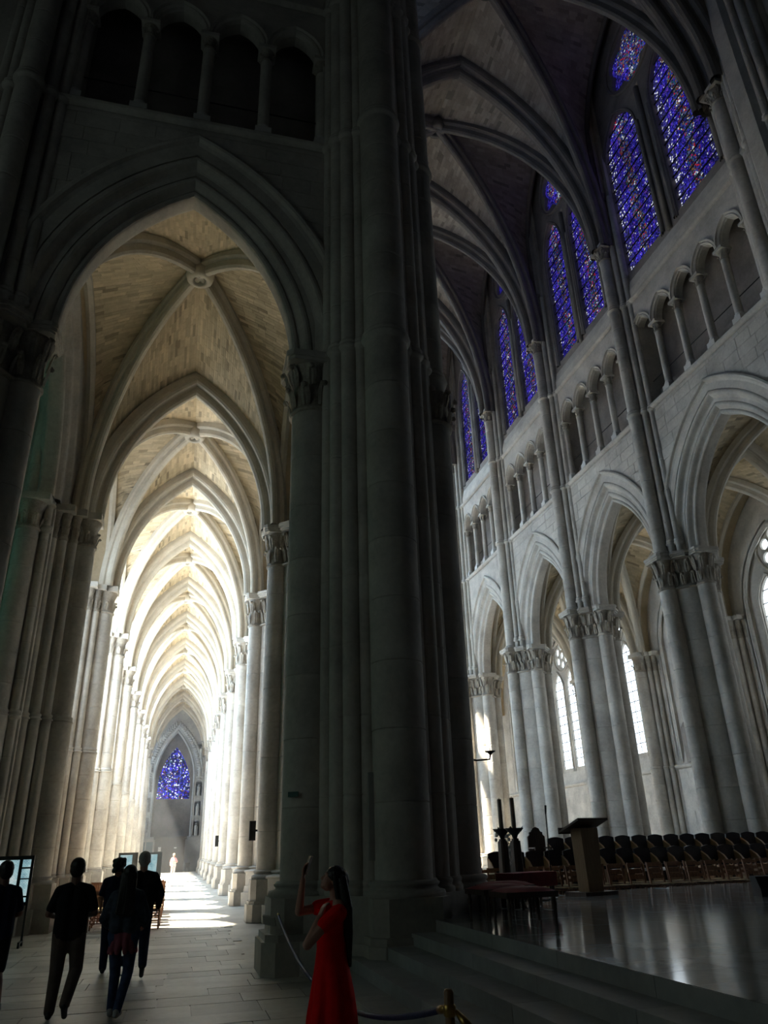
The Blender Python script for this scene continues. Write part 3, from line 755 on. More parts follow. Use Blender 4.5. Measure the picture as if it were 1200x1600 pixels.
stone('vault_rib', (0.40, 0.36, 0.29), (0.60, 0.55, 0.46))
def place_vault(ceil, d, x, y, trans=None, form=True):
    """trans: y of the transverse arch on the near side, or None"""
    e = empty('vault_bay', (x, y, 0), 0, ceil); hx, hy, zs, zk = d['dims']
    for w in d['webs']: o = put('web', w, e); o['kind'] = 'stuff'
    if d['soffit']: put('wall_arch', d['soffit'], e)
    put('diagonal_rib', d['diag'], e, rz=d['ang'] - PI / 2); put('diagonal_rib', d['diag'], e, rz=PI / 2 - d['ang'])
    if form:
        for sg in (-1, 1): put('wall_rib', d['form'], e, (sg * hx, 0, 0))
    put('keystone', d['key'], e, (0, 0, zk))
    if trans is not None: put('transverse_arch', d['trans'], e, (0, trans - y, 0), rz=PI / 2)
AX = -3.62
VA = vault_meshes(3.02, 3.42, ZS, 17.15, 16.95, 16.9, 0.5, 0.15, 0.42, 'vault_stone', 1.0, 1.05)
V1 = vault_meshes(3.10, 4.30, ZS, 18.0, 17.0, 16.9, 0.5, 0.13, 0.36, 'vault_stone', 1.0, 1.05)
ca = structure('ceiling_aisle', 'pale ribbed stone vault of the near aisle, bay after bay to the west window')
place_vault(ca, V1, -3.70, 18.35)
for k in range(NB): place_vault(ca, VA, AX, YK[k] + L / 2, YK[k])
put('transverse_arch', VA['trans'], ca, (AX, YW - 0.2, 0), rz=PI / 2)
cn = structure('ceiling_far_aisle', 'ribbed stone vault of the far aisle glimpsed through the nave arches')
NAX = 2 * XC - AX
VX = vault_meshes(3.02, 3.75, ZS, 17.15, 16.95, 16.9, 0.5, 0.15, 0.42, 'vault_stone', 1.0, 1.05)
place_vault(cn, VX, NAX, YB, 15.0)
for k in range(7): place_vault(cn, VA, NAX, YK[k] + L / 2, YK[k])
cv = structure('ceiling_nave', 'high dark ribbed vault of the nave')
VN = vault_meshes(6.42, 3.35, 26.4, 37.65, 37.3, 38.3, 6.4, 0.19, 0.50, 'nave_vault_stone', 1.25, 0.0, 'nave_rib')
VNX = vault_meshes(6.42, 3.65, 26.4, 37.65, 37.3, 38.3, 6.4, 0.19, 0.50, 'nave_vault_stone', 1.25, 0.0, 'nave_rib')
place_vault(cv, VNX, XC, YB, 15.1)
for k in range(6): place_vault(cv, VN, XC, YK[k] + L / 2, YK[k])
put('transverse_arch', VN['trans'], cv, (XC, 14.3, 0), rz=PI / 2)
# roofs over the vaults keep the sun out
rf = structure('ceiling_roof', 'stone roof slabs over the vaults, seen from nowhere inside')
for x0, x1, y0, y1, z0, z1 in ((-9.2, 0.4, 14.2, YW + 1, 18.3, 18.6), (14.8, 24.2, 14.2, YW + 1, 18.3, 18.6), (-0.4, 15.6, 14.2, YW + 1, 38.6, 39.2), (-30, 34, -24, 14.4, 39, 39.5), (-30, -8.9, 14.2, 24.3, 18.2, 18.6)):
    put('roof_slab', B().box(x0, x1, y0, y1, z0, z1).mesh('roof_slab', 'limestone_dark'), rf)

# ------------------------------------------------------------------ crossing piers
def crossing_pier(x, y, label, detail=True):
    p = tag(empty('crossing_pier', (x, y, 0)), label, 'pier', 'crossing piers')
    RB, O2 = 0.45, 1.30
    arms = [(O2, 0), (0, O2), (-O2, 0), (0, -O2)]
    b = B(); octo(b, 1.62, 0, 0.45, cut=0.32); [octo(b, 0.70, 0, 0.452, ax * 1.05, ay * 1.05, 0.14) for ax, ay in arms]; put('lower_plinth', b.mesh('lower_plinth', 'plinth_stone'), p)
    b = B(); octo(b, 1.50, 0.45, 1.06, cut=0.32); [octo(b, 0.66, 0.45, 0.55, ax * 1.04, ay * 1.04, 0.14) for ax, ay in arms]; [octo(b, 0.60, 0.55, 1.04, ax * 1.02, ay * 1.02, 0.16) for ax, ay in arms]
    put('upper_plinth', b.mesh('upper_plinth', 'plinth_stone'), p)
    b = B(); octo(b, 1.32, 1.03, 38, cut=0.40); put('core', b.mesh('core', 'limestone'), p)
    for i, (ax, ay) in enumerate(arms):
        put('base_moulding', att_base(RB, 0.24), p, (ax, ay, 1.03))
        column(p, ax, ay, RB, ZF, ZN, 8)
        if ax < 0:
            capital(p, ax, ay, RB, ZN, 11.18, n=9, spread=1.35)
            b = B()
            for hh, z0, z1 in ((0.62, 11.18, 11.26), (0.66, 11.26, 11.4)): octo(b, hh, z0, z1, ax, ay, 0.1)
            put('abacus', b.mesh('abacus', 'limestone'), p)
        else:
            rr = RB if ay < 0 else 0.40
            if ay == 0: capital(p, ax, ay, RB, ZN, 10.9, n=9, spread=1.15)
            put('upper_column', shaft_mesh(rr, ZN, 38, (ZS, ZT + 0.2, ZC), 1.1, 20).mesh('upper_column', 'limestone'), p, (ax, ay, 0))
    # slender shafts in the re-entrant angles
    for sx in (-1, 1):
        for sy in (-1, 1):
            for ux, uy, r in ((1.06, 0.50, 0.13), (0.90, 0.74, 0.17), (0.70, 0.93, 0.17), (0.46, 1.06, 0.13)):
                if (sx, sy) == (1, -1): ux, uy = ux, uy
                k = ('xs', r)
                if k not in DRUMS: DRUMS[k] = shaft_mesh(r, 1.26, 38, (ZS, ZT, ZC), 1.25, 12).mesh('slender_shaft', 'limestone')
                put('slender_shaft', DRUMS[k], p, (sx * ux, sy * uy, 0)); put('base_moulding', att_base(r, 0.22), p, (sx * ux, sy * uy, 1.05))
    return p
crossing_pier(XS, YX, 'massive dark crossing pier standing in the middle of the photograph')
crossing_pier(XN, YX, 'crossing pier whose shafts show at the upper right edge beside the largest window')
# shafts that rise past the transept gallery at the upper left
sc_ = empty('shaft_cluster', (-7.6, 12.85, 0), 0, wt)
put('main_shaft', shaft_mesh(0.27, 11.45, 38, (ZT, ZC), 1.05, 16).mesh('main_shaft', 'limestone'), sc_)
for q, u in ((0.42, 0.2), (0.66, 0.34), (-0.42, 0.2), (-0.66, 0.34)): put('thin_shaft', VS['thin'], sc_, (q, u, 0))

# ------------------------------------------------------------------ aisle walls with responds and two-light windows
def aisle_window(w=0.72, cc=0.92, z0=6.25, sp=11.5, h=1.3, fl=2.25, ea=2.35, eh=3.6, dd=0.0):
    lan = lambda c: [(c - w, z0)] + [(c + s, sp + z) for s, z in arch_outline(w, h, 0, 8)] + [(c + w, z0)]
    rc = 13.9
    lobes = [circle(0.66 * math.cos(PI / 6 + i * PI / 3), rc + 0.66 * math.sin(PI / 6 + i * PI / 3), 0.29, 14) for i in range(6)] + [circle(0, rc, 0.27, 14)]
    loops = [[(-L / 2, 5.2), (L / 2, 5.2), (L / 2, 18.4), (-L / 2, 18.4)], lan(-cc), lan(cc)] + (lobes if dd else [])
    d = dict(plate=plate('tracery', loops, 0.55 + dd, 0.80 + dd, 'limestone', 0.03), w=w, cs=(-cc, cc), z0=z0, z1=sp + h)
    b = B()
    for c in (-cc, cc): archivolt(b, w, h, [(q, e + dd) for q, e in ((0.02, 0.55), (0.02, 0.46), (0.08, 0.42), (0.14, 0.46), (0.15, 0.55))], sp, 8, sp - z0 + 0.2, s0=c)
    n = 28; pr = [(q, e + dd) for q, e in ((1.05, 0.55), (1.05, 0.46), (1.12, 0.42), (1.18, 0.46), (1.19, 0.55))]
    b.add([(x, r * math.cos(2 * PI * i / n), rc + r * math.sin(2 * PI * i / n)) for r, x in pr for i in range(n)], [(j * n + i, j * n + (i + 1) % n, (j + 1) * n + (i + 1) % n, (j + 1) * n + i) for j in range(4) for i in range(n)])
    # enclosing wall arch and its reveal
    archivolt(b, ea, eh, [(0.5, 0.56 + dd), (0.0, 0.50 + dd), (-0.06, 0.2 + 0.5 * dd), (0.0, 0.02), (0.10, -0.03), (0.2, 0.0), (0.3, 0.0)], 11.3, 12, 5.8)
    d['mould'] = b.mesh('window_moulding', 'limestone')
    d['low'] = B().box(0.0, 0.9, -L / 2, L / 2, 0.0, 5.15).mesh('lower_wall', 'limestone')
    d['ledge'] = B().add([(x, s, z) for s in (-L / 2, L / 2) for x, z in ((0.0, 5.05), (-0.14, 5.12), (-0.17, 5.2), (-0.12, 5.28), (0.0, 5.3), (0.05, 5.45), (0.56 + dd, 6.2), (0.6 + dd, 5.0))], [(i, i + 1, 9 + i, 8 + i) for i in range(7)]).mesh('ledge', 'limestone')
    d['rose'] = planar_uv(plate('rose_pane', [circle(0, rc, 1.0, 28)], 0.66 + dd, 0.68 + dd, 'quarry_glass'))
    d['vbar'] = B().tube([(0.62 + dd, 0, z0), (0.62 + dd, 0, sp + h - 0.1)], 0.014, 6).mesh('lead_bar', 'lead')
    d['bar'] = B().tube([(0.62 + dd, -w, 0), (0.62 + dd, w, 0)], 0.02, 6).mesh('saddle_bar', 'lead')
    d['side'] = B().box(0.0, 0.9, -L / 2, -fl, 5.1, 18.3).box(0.0, 0.9, fl, L / 2, 5.1, 18.3).mesh('wall_flank', 'limestone')
    b = B(); N = 20; ss = [-fl - .05 + (2 * fl + .1) * i / N for i in range(N + 1)]; lo = [11.3 + arch_height(s, ea, eh, 0.2) for s in ss]
    b.add([(0.0, s, z) for s, z in zip(ss, lo)] + [(0.0, s, 18.3) for s in ss], [(i, i + 1, N + 2 + i, N + 1 + i) for i in range(N)])
    d['head'] = b.mesh('wall_head', 'limestone')
    d['dd'] = dd
    return d
AWN = aisle_window(dd=-0.35); AWS = aisle_window(1.36, 1.45, 5.8, 12.1, 1.9, 2.85, 2.95, 3.3)        # unseen sun-side lights, widened to enlarge the sun patches on the floor
def pane_mesh_a(w, z0, z1, mat, n):
    k = (w, round(z0, 2), mat, n)
    if k not in PANES: PANES[k] = planar_uv(B().box(0.70, 0.72, -w - 0.03, w + 0.03, z0, z1).mesh('glass_panel', mat))
    return PANES[k]
def respond_meshes():
    d = {}
    b = B()
    for x0, x1, hw in ((-1.05, 0.2, 0.30), (-0.78, 0.2, 0.46), (-0.52, 0.2, 0.62), (-0.25, 0.2, 0.78)): b.box(x0, x1, -hw, hw, 0.0, ZS)
    d['back'] = b.mesh('pilaster', 'limestone')
    d['up'] = shaft_mesh(0.31, 5.12, 10.4, (5.2,), 0.82, 18).mesh('respond_shaft', 'limestone')
    d['lo'] = shaft_mesh(0.355, 1.15, 5.12, (), 0.8, 18).mesh('respond_shaft', 'limestone')
    d['tu'] = shaft_mesh(0.115, 5.12, 10.4, (5.2,), 9, 10).mesh('thin_shaft', 'limestone')
    d['tl'] = shaft_mesh(0.14, 1.15, 5.12, (), 9, 10).mesh('thin_shaft', 'limestone')
    b = B().box(-1.62, 0.1, -0.5, 0.5, 0, 0.55).box(-1.2, 0.1, -0.72, 0.72, 0, 0.55).box(-0.9, 0.1, -1.0, 0.1 + 0.9, 0, 0.55)
    d['pl'] = b.mesh('lower_plinth', 'plinth_stone')
    b = B().box(-1.54, 0.1, -0.43, 0.43, 0.55, 1.1).box(-1.12, 0.1, -0.65, 0.65, 0.55, 1.09).box(-0.82, 0.1, -0.92, 0.92, 0.55, 1.08)
    d['pu'] = b.mesh('upper_plinth', 'plinth_stone')
    d['ab'] = B().box(-1.5, 0.1, -0.42, 0.42, 11.2, 11.42).box(-1.1, 0.1, -0.62, 0.62, 11.2, 11.41).box(-0.8, 0.1, -0.95, 0.95, 11.2, 11.40).mesh('abacus', 'limestone')
    return d
RM = respond_meshes()
def respond(x, y, rz, label, group, corner=False):
    p = tag(empty('wall_respond', (x, y, 0), rz), label, 'respond', group)
    put('pilaster', RM['back'], p); put('lower_plinth', RM['pl'], p); put('upper_plinth', RM['pu'], p); put('abacus', RM['ab'], p)
    put('respond_shaft', RM['up'], p, (-1.08, 0, 0)); put('respond_shaft', RM['lo'], p, (-1.08, 0, 0)); put('base_moulding', att_base(0.33, 0.2), p, (-1.08, 0, 1.08))
    capital(p, -1.08, 0, 0.31, 10.4, 11.2, n=7, rows=1)
    for sg in (-1, 1):
        for ux, uy in ((-0.80, 0.42), (-0.54, 0.58), (-0.27, 0.74)):
            put('thin_shaft', RM['tu'], p, (ux, sg * uy, 0)); put('thin_shaft', RM['tl'], p, (ux, sg * uy, 0)); put('base_moulding', att_base(0.125, 0.16), p, (ux, sg * uy, 1.08))
            capital(p, ux, sg * uy, 0.115, 10.4, 11.2, n=5, rows=1, spread=1.6)
    return p
SWX, NWX = -7.60, 2 * XC + 7.60
NWF = 22.42                                       # face of the far aisle wall
sw = structure('wall_south_aisle', 'outer wall of the bright near aisle behind its clustered wall shafts')
nw = structure('wall_north_aisle', 'outer wall of the far aisle with pale lancet windows above a ledge')
def aisle_bay(wall, x, y, rz, k, far):
    global NWIN
    AW = AWN if far else AWS
    for nm in ('low', 'ledge', 'side', 'head'): put({'low': 'lower_wall', 'ledge': 'ledge', 'side': 'wall_flank', 'head': 'wall_head'}[nm], AW[nm], wall, (x, y, 0), rz)
    NWIN += 1
    lab = '%s pale leaded two-light window of the far aisle, counted from the right edge' % ORD[k] if far else '%s widened sun-side window of the near aisle wall, unseen behind its wall shafts' % ORD[k]
    wd = tag(empty('window_%d' % NWIN, (x, y, 0), rz), lab, kind='structure', group='aisle windows')
    put('tracery', AW['plate'], wd); put('window_moulding', AW['mould'], wd)
    gl = 'quarry_glass' if far else ('dim_sky_glass' if k in (0, 7, 8) else 'sky_glass'); rows = 11 if far and k < 5 else 1
    for c in AW['cs']:
        dz = (AW['z1'] - AW['z0']) / rows
        for r in range(rows):
            put('glass_panel', pane_mesh_a(AW['w'], AW['z0'] + r * dz, AW['z0'] + (r + 1) * dz - (0.01 if rows > 1 else 0), gl, 'a%d' % rows), wd, (-0.03 + AW['dd'], c, 0))
            if r and rows > 1: put('saddle_bar', AW['bar'], wd, (0, c, AW['z0'] + r * dz))
        if rows > 1: put('lead_bar', AW['vbar'], wd, (0, c, 0))
    if far: put('rose_panel', AW['rose'], wd)
for k in range(NB):
    aisle_bay(sw, SWX, YK[k] + L / 2, PI, k, False)
    respond(SWX, YK[k], PI, ('tall corner cluster of wall shafts at the left, ringed below its capitals' if k == 0 else '%s cluster of ringed wall shafts along the left side of the bright aisle' % ORD[k]), 'wall shafts of the near aisle')
for k in range(7):
    aisle_bay(nw, NWF, YK[k] + L / 2, 0, k, True)
    if k < 5: respond(NWX, YK[k], 0, '%s cluster of wall shafts on the far aisle wall, counted from the right edge' % ORD[k], 'wall shafts of the far aisle')
aisle_bay(nw, NWF, YK[0] - L / 2, 0, 7, True)
put('wall_flank', B().box(0, 0.9, -2.0, 1.2, 0, 18.3).mesh('wall_flank', 'limestone'), nw, (NWF, 14.6, 0))
# ashlar of the far aisle wall below the ledge
un = B().box(-0.012, 0.01, 0, 1, 0, 1).mesh('ashlar_block', 'limestone')
for k in range(1, 4):
    for r in range(8):
        s = 1.0 + (0.35 if r % 2 else 0)
        while s < 6.0:
            w = random.uniform(0.7, 1.1); put('ashlar_block', un, nw, (NWF - random.uniform(0, 0.006), YK[k] + s, 0.9 + 0.52 * r), scale=(1, min(w, 6.25 - s) - 0.014, 0.506)); s += w
# corner respond: column and shafts that face the transept
cr = tag(empty('corner_column', (-7.95, 21.75, 0)), 'greenish column beside the corner wall shafts at the left, facing the transept', 'column')
put('respond_shaft', RM['up'], cr); put('respond_shaft', RM['lo'], cr); put('base_moulding', att_base(0.33, 0.2), cr, (0, 0, 1.08)); capital(cr, 0, 0, 0.31, 10.4, 11.2, n=7, rows=1)
put('plinth', B().box(-0.5, 0.5, -0.5, 0.9, 0, 1.09).mesh('plinth', 'plinth_stone'), cr); put('backing', B().box(-0.6, 0.62, 0.15, 1.3, 1.0, 11.2).mesh('backing', 'limestone'), cr)
put('abacus', B().box(-0.5, 0.55, -0.48, 1.2, 11.2, 11.41).mesh('abacus', 'limestone'), cr)
put('upper_column', shaft_mesh(0.27, 11.4, 18.2, (), 1.0, 16).mesh('upper_column', 'limestone'), cr)
for q in (-0.52, 0.45): put('thin_shaft', shaft_mesh(0.12, 1.1, 18.2, (5.2, 10.5, 11.3), 1.0, 10).mesh('thin_shaft', 'limestone'), cr, (q, 0.12, 0))
put('wall_panel', B().box(-24, -8.1, 22.9, 24.0, 0, 18.4).mesh('wall_panel', 'limestone'), sw)

# ------------------------------------------------------------------ west wall
ww = structure('wall_west', 'grey west wall closing the aisle around the stained glass lancet')
WX = -3.9
lan = [(-1.72, 7.05)] + [(s, 8.1 + z) for s, z in arch_outline(1.72, 4.35, 0, 12)] + [(1.72, 7.05)]
big = [[(-4.2, 0.0), (4.2, 0.0), (4.2, 18.4), (-4.2, 18.4)], [(-2.0, 3.3)] + [(s, 9.0 + z) for s, z in arch_outline(2.0, 4.9, 0, 12)] + [(2.0, 3.3)]]
put('wall_panel', plate('wall_panel', big, 0.0, 0.5, 'west_stone', 0.04), ww, (WX, YW - 0.25, 0), PI / 2)
put('wall_recess', plate('wall_recess', [[(-4.2, 0.0), (4.2, 0.0), (4.2, 18.4), (-4.2, 18.4)], lan], 0.0, 0.35, 'limestone_dark', 0.02), ww, (WX, YW + 0.9, 0), PI / 2)
put('recess_reveal', archivolt(B(), 2.0, 4.9, [(0.0, 0.3), (0.0, 1.2)], 9.0, 12, 5.7).mesh('recess_reveal', 'west_stone'), ww, (WX, YW - 0.25, 0), PI / 2)
put('arch_moulding', archivolt(B(), 2.0, 4.9, [(0.0, 0.05), (0.0, -0.08), (0.08, -0.14), (0.16, -0.08), (0.2, 0.0)], 9.0, 12, 5.7).mesh('arch_moulding', 'west_stone'), ww, (WX, YW - 0.25, 0), PI / 2)
put('nave_end', B().box(-0.2, 23.5, YW, YW + 1, 0, 39).mesh('nave_end', 'west_stone'), ww); put('aisle_end', B().box(-9.2, -7.7, YW - 0.2, YW + 1, 0, 18.5).mesh('aisle_end', 'west_stone'), ww)
NWIN += 1
wd = tag(empty('window_%d' % NWIN, (WX, YW + 0.9, 0), PI / 2), 'blue and red stained glass lancet at the far end of the bright aisle', kind='structure')
g = 0
for za, zb in ((7.05, 8.3), (8.3, 9.55), (9.55, 10.8), (10.8, 12.5)):
    for ya, yb in ((-1.75, -0.6), (-0.6, 0.6), (0.6, 1.75)):
        put('glass_panel', planar_uv(B().box(0.15, 0.17, ya + 0.01, yb - 0.01, za + 0.01, zb - 0.01).mesh('glass_panel', 'stained_west')), wd)
for z in (8.3, 9.55, 10.8): put('saddle_bar', B().tube([(0.1, -1.72, z), (0.1, 1.72, z)], 0.03, 6).mesh('saddle_bar', 'lead'), wd)
put('tracery_bar', B().tube([(0.1, 1.1 * math.cos(t * PI / 10), 10.2 + 1.1 * math.sin(t * PI / 10)) for t in range(21)], 0.05, 6).mesh('tracery_bar', 'lead'), wd)
# niches with figures beside the west window, and carved foliage over it
nm_ = B(); archivolt(nm_, 0.34, 0.5, [(0.0, 0.0), (0.0, -0.12), (0.10, -0.12), (0.10, 0.0)], 1.35, 6, 1.1)
niche = nm_.mesh('niche', 'west_stone'); back = B().box(-0.03, 0.0, -0.33, 0.33, 0.2, 1.6).mesh('niche_back', 'limestone_dark')
def figure_mesh():
    b = B().lathe([(0.16, 0.28), (0.19, 0.4), (0.15, 0.7), (0.17, 0.95), (0.19, 1.12), (0.12, 1.22), (0.05, 1.26)], 10).ball((0, 0, 1.36), (0.085, 0.09, 0.11)); return b.mesh('statue', 'west_stone')
figm = figure_mesh(); nfig = 0
for sx in (-2.55, 2.62):
    for j in range(5):
        z = 3.2 + 1.95 * j if sx > 0 else 3.6 + 1.95 * j
        e = empty('niche', (WX - sx * -1, YW - 0.26, z), PI / 2, ww)
        put('niche_arch', niche, e); put('niche_back', back, e); put('niche_shelf', B().box(-0.2, 0, -0.45, 0.45, 0.08, 0.2).mesh('niche_shelf', 'west_stone'), e)
        st = put('statue', figm, None, (WX + sx, YW - 0.42, z - 0.08)); nfig += 1
        tag(st, 'small stone figure, %s niche from below, %s the west stained lancet' % (ORD[j], 'right of' if sx > 0 else 'left of'), 'statue', 'niche figures of the west wall')
b = B()
for i in range(26):
    t = (i + 0.5) / 26; c = half_arc(2.0, 4.9, 0.62, 26); sgn = 1 if i % 2 else -1
    s_, z_ = c[int(t * 26)]
    for sg in (-1, 1): b.ball((random.uniform(-0.12, 0), sg * s_, 9.0 + z_), (0.16, 0.30, 0.16), 6, 4); b.ball((-0.1, sg * (s_ * 1.12), 9.0 + z_ + 0.2), (0.14, 0.14, 0.25), 6, 4)
o = put('carved_foliage', b.mesh('carved_foliage', 'west_stone'), ww, (WX, YW - 0.28, 0), PI / 2); o['kind'] = 'stuff'
# timber porch at the foot of the west wall
pc = tag(empty('wooden_porch', (WX, YW - 0.3, 0)), 'dark wooden porch with doors under the west stained glass lancet', 'porch')
for i in range(9):
    x = -1.35 + i * 0.325; put('plank', B().box(x + 0.006, x + 0.319, -1.9, -1.84, 0.05, 3.1).mesh('plank', 'door_wood'), pc)
put('porch_cornice', B().box(-1.5, 1.75, -2.0, 0.2, 3.1, 3.3).mesh('porch_cornice', 'door_wood'), pc); put('porch_box', B().box(-1.38, 1.6, -1.83, 0.2, 0, 3.1).mesh('porch_box', 'door_wood'), pc)
put('door_rail', B().box(-1.35, 1.58, -1.93, -1.9, 2.1, 2.2).mesh('door_rail', 'door_wood'), pc); put('notice', B().box(-1.0, -0.72, -1.93, -1.91, 1.95, 2.35).mesh('notice', 'white_paint'), pc); put('door_lamp', B().box(0.55, 0.8, -1.98, -1.9, 2.2, 2.3).mesh('door_lamp', 'white_paint'), pc)
gp = tag(empty('glass_partition', (WX - 1.55, YW - 2.0, 0)), 'pale framed glass partition left of the wooden porch', 'partition')
for x0, x1 in ((-1.6, -1.5), (-0.75, -0.68), (0.0, 0.42)): put('post', B().box(x0, x1, -0.06, 0.06, 0, 3.0).mesh('post', 'west_stone'), gp)
put('rail', B().box(-1.6, 0.42, -0.06, 0.06, 2.85, 3.0).mesh('rail', 'west_stone'), gp)
plain('partition_glass', (0.10, 0.14, 0.16), 0.15, var=0.2)
for x0, x1 in ((-1.5, -0.75), (-0.68, 0.0)): put('pane', B().box(x0, x1, -0.01, 0.01, 0.1, 2.85).mesh('pane', 'partition_glass'), gp)

# ------------------------------------------------------------------ the rest of the transept, unseen, that shuts the light out
te = structure('wall_transept_end', 'far end walls of the transept behind and beside the photographer')
put('wall_panel', B().box(-18.5, -17.5, -24, 24, 0, 39.5).box(33, 34, -24, 14.5, 0, 39.5).box(-30, 34, -24, -23, 0, 39.5).box(16.3, 34, 13.2, 14.3, 0, 39.5).box(24.0, 24.5, 14, 20, 0, 18.6).box(-30, 34, 13.2, 14.4, 38.2, 39.5).mesh('wall_panel', 'limestone_dark'), te)  # darker stone than the visible walls, to cut bounce onto the crossing pier
put('side_wall', B().box(-14.4, -14.0, 14.2, 23.0, 0, 18.4).mesh('side_wall', 'limestone'), te)
def transept_window(x, y, hw, z0, z1, mat, label):
    """plain two-light window set in a transept wall that faces +x"""
    global NWIN
    NWIN += 1
    wd = tag(empty('window_%d' % NWIN, (x, y, 0)), label, kind='structure', group='transept windows')
    put('frame', B().box(0, 0.14, -hw - 0.2, -hw, z0 - 0.2, z1 + 0.2).box(0, 0.14, hw, hw + 0.2, z0 - 0.2, z1 + 0.2).box(0, 0.14, -hw, hw, z1, z1 + 0.2).mesh('frame', 'limestone'), wd)
    put('sill', B().box(0, 0.22, -hw - 0.2, hw + 0.2, z0 - 0.25, z0).mesh('sill', 'limestone'), wd); put('mullion', B().box(0, 0.12, -0.09, 0.09, z0, z1).mesh('mullion', 'limestone'), wd)
    for sg in (-1, 1):
        for i in range(6):
            dz = (z1 - z0) / 6; put('glass_panel', B().box(0.02, 0.04, min(sg * 0.09, sg * hw), max(sg * 0.09, sg * hw), z0 + dz * i, z0 + dz * (i + 1) - 0.03).mesh('glass_panel', mat), wd)
for i, y in enumerate((16.6, 20.0)): transept_window(-14.0, y, 0.9, 5.0, 13.0, 'teal_glass', '%s teal window of the transept aisle, out of sight to the left' % ORD[i])
for i, y in enumerate((1.0, 4.6, 8.2)): transept_window(-17.5, y, 1.4, 4.0, 13.0, 'transept_glass', '%s pale window added at the transept end, out of sight to the left' % ORD[i])  # unseen windows added to light the red dress from the left
# ------------------------------------------------------------------ furniture of the crossing platform
PZ = 0.75
lc = tag(empty('lectern', (4.95, 15.0, PZ), 0.25), 'wooden lectern with a slanted reading board at the far edge of the marble platform', 'lectern')
put('foot', B().box(-0.42, 0.42, -0.30, 0.30, 0, 0.07).mesh('foot', 'dark_wood'), lc)
put('stem', B().add([(x * w, y * w2, z) for z, w, w2 in ((0.07, 0.19, 0.15), (1.22, 0.23, 0.15)) for x, y in ((-1, -1), (1, -1), (1, 1), (-1, 1))], [(0, 1, 5, 4), (1, 2, 6, 5), (2, 3, 7, 6), (3, 0, 4, 7), (4, 5, 6, 7)]).mesh('stem', 'lectern_wood'), lc)
put('reading_board', B().add([(x, y, z) for x in (-0.40, 0.40) for y, z in ((-0.30, 1.36), (0.30, 1.14), (0.30, 1.18), (-0.30, 1.40))], [(0, 1, 5, 4), (1, 2, 6, 5), (2, 3, 7, 6), (3, 0, 4, 7), (0, 3, 2, 1), (4, 5, 6, 7)]).mesh('reading_board', 'dark_wood'), lc)
put('book_ledge', B().box(-0.40, 0.40, 0.29, 0.33, 1.12, 1.24).mesh('book_ledge', 'dark_wood'), lc)
def candlestick(x, y, label):
    c = tag(empty('candlestick', (x, y, PZ), 0.2), label, 'candlestick', 'tall candlesticks on the platform')
    b = B(); octo(b, 0.20, 0, 0.06, cut=0.15); octo(b, 0.14, 0.06, 0.14, cut=0.15); put('foot', b.mesh('foot', 'dark_wood'), c)
    b = B(); octo(b, 0.105, 0.14, 1.02, cut=0.18, top=0.78); octo(b, 0.06, 1.02, 1.06, cut=0.18); put('shaft', b.mesh('shaft', 'dark_wood'), c)
    put('drip_dish', B().lathe([(0.035, 1.05), (0.06, 1.12), (0.11, 1.17), (0.175, 1.23), (0.18, 1.25), (0.05, 1.22)], 10).mesh('drip_dish', 'black_metal'), c)
    for i in range(5): a = i * 2 * PI / 5; put('leaf', B().add([(0.15 * math.cos(a - .3), 0.15 * math.sin(a - .3), 1.19), (0.15 * math.cos(a + .3), 0.15 * math.sin(a + .3), 1.19), (0.215 * math.cos(a), 0.215 * math.sin(a), 1.29), (0.15 * math.cos(a), 0.15 * math.sin(a), 1.21)], [(0, 1, 2), (0, 2, 3), (1, 3, 2)]).mesh('leaf', 'black_metal'), c)
    cd = tag(put('candle', B().lathe([(0.045, 0), (0.045, 0.56), (0.035, 0.575), (0.008, 0.575), (0.006, 0.60), (0.0, 0.60)], 14).mesh('candle', 'candle_wax'), None, (x, y, PZ + 1.236)), 'thick candle standing on ' + label, 'candle', 'candles of the platform')
    return c
candlestick(3.28, 15.3, 'the left one of the two tall candlesticks beside the crossing pier')
candlestick(3.36, 14.85, 'the right one of the two tall candlesticks, nearer the lectern')
ms = tag(empty('microphone_stand', (4.28, 15.35, PZ)), 'thin black microphone stand left of the lectern', 'microphone')
put('base', B().lathe([(0.13, 0), (0.13, 0.02), (0.02, 0.04), (0.012, 0.06)], 14).mesh('base', 'black_metal'), ms); put('pole', B().tube([(0, 0, 0.04), (0.03, 0, 1.5)], 0.012, 8).mesh('pole', 'black_metal'), ms)
put('microphone', B().tube([(0.03, 0, 1.5), (0.035, 0, 1.56), (0.045, 0, 1.68)], [0.012, 0.02, 0.024], 8).mesh('microphone', 'black_metal'), ms)
cb = B().tube([(4.12, 15.2, PZ + .01), (4.0, 14.6, PZ + .01), (3.6, 14.2, PZ + .01), (3.0, 14.4, PZ + .01), (2.8, 14.0, PZ + .01)], 0.012, 6)
tag(put('cable', cb.mesh('cable', 'black_metal')), 'thin dark cable lying on the marble platform left of the lectern', 'cable')
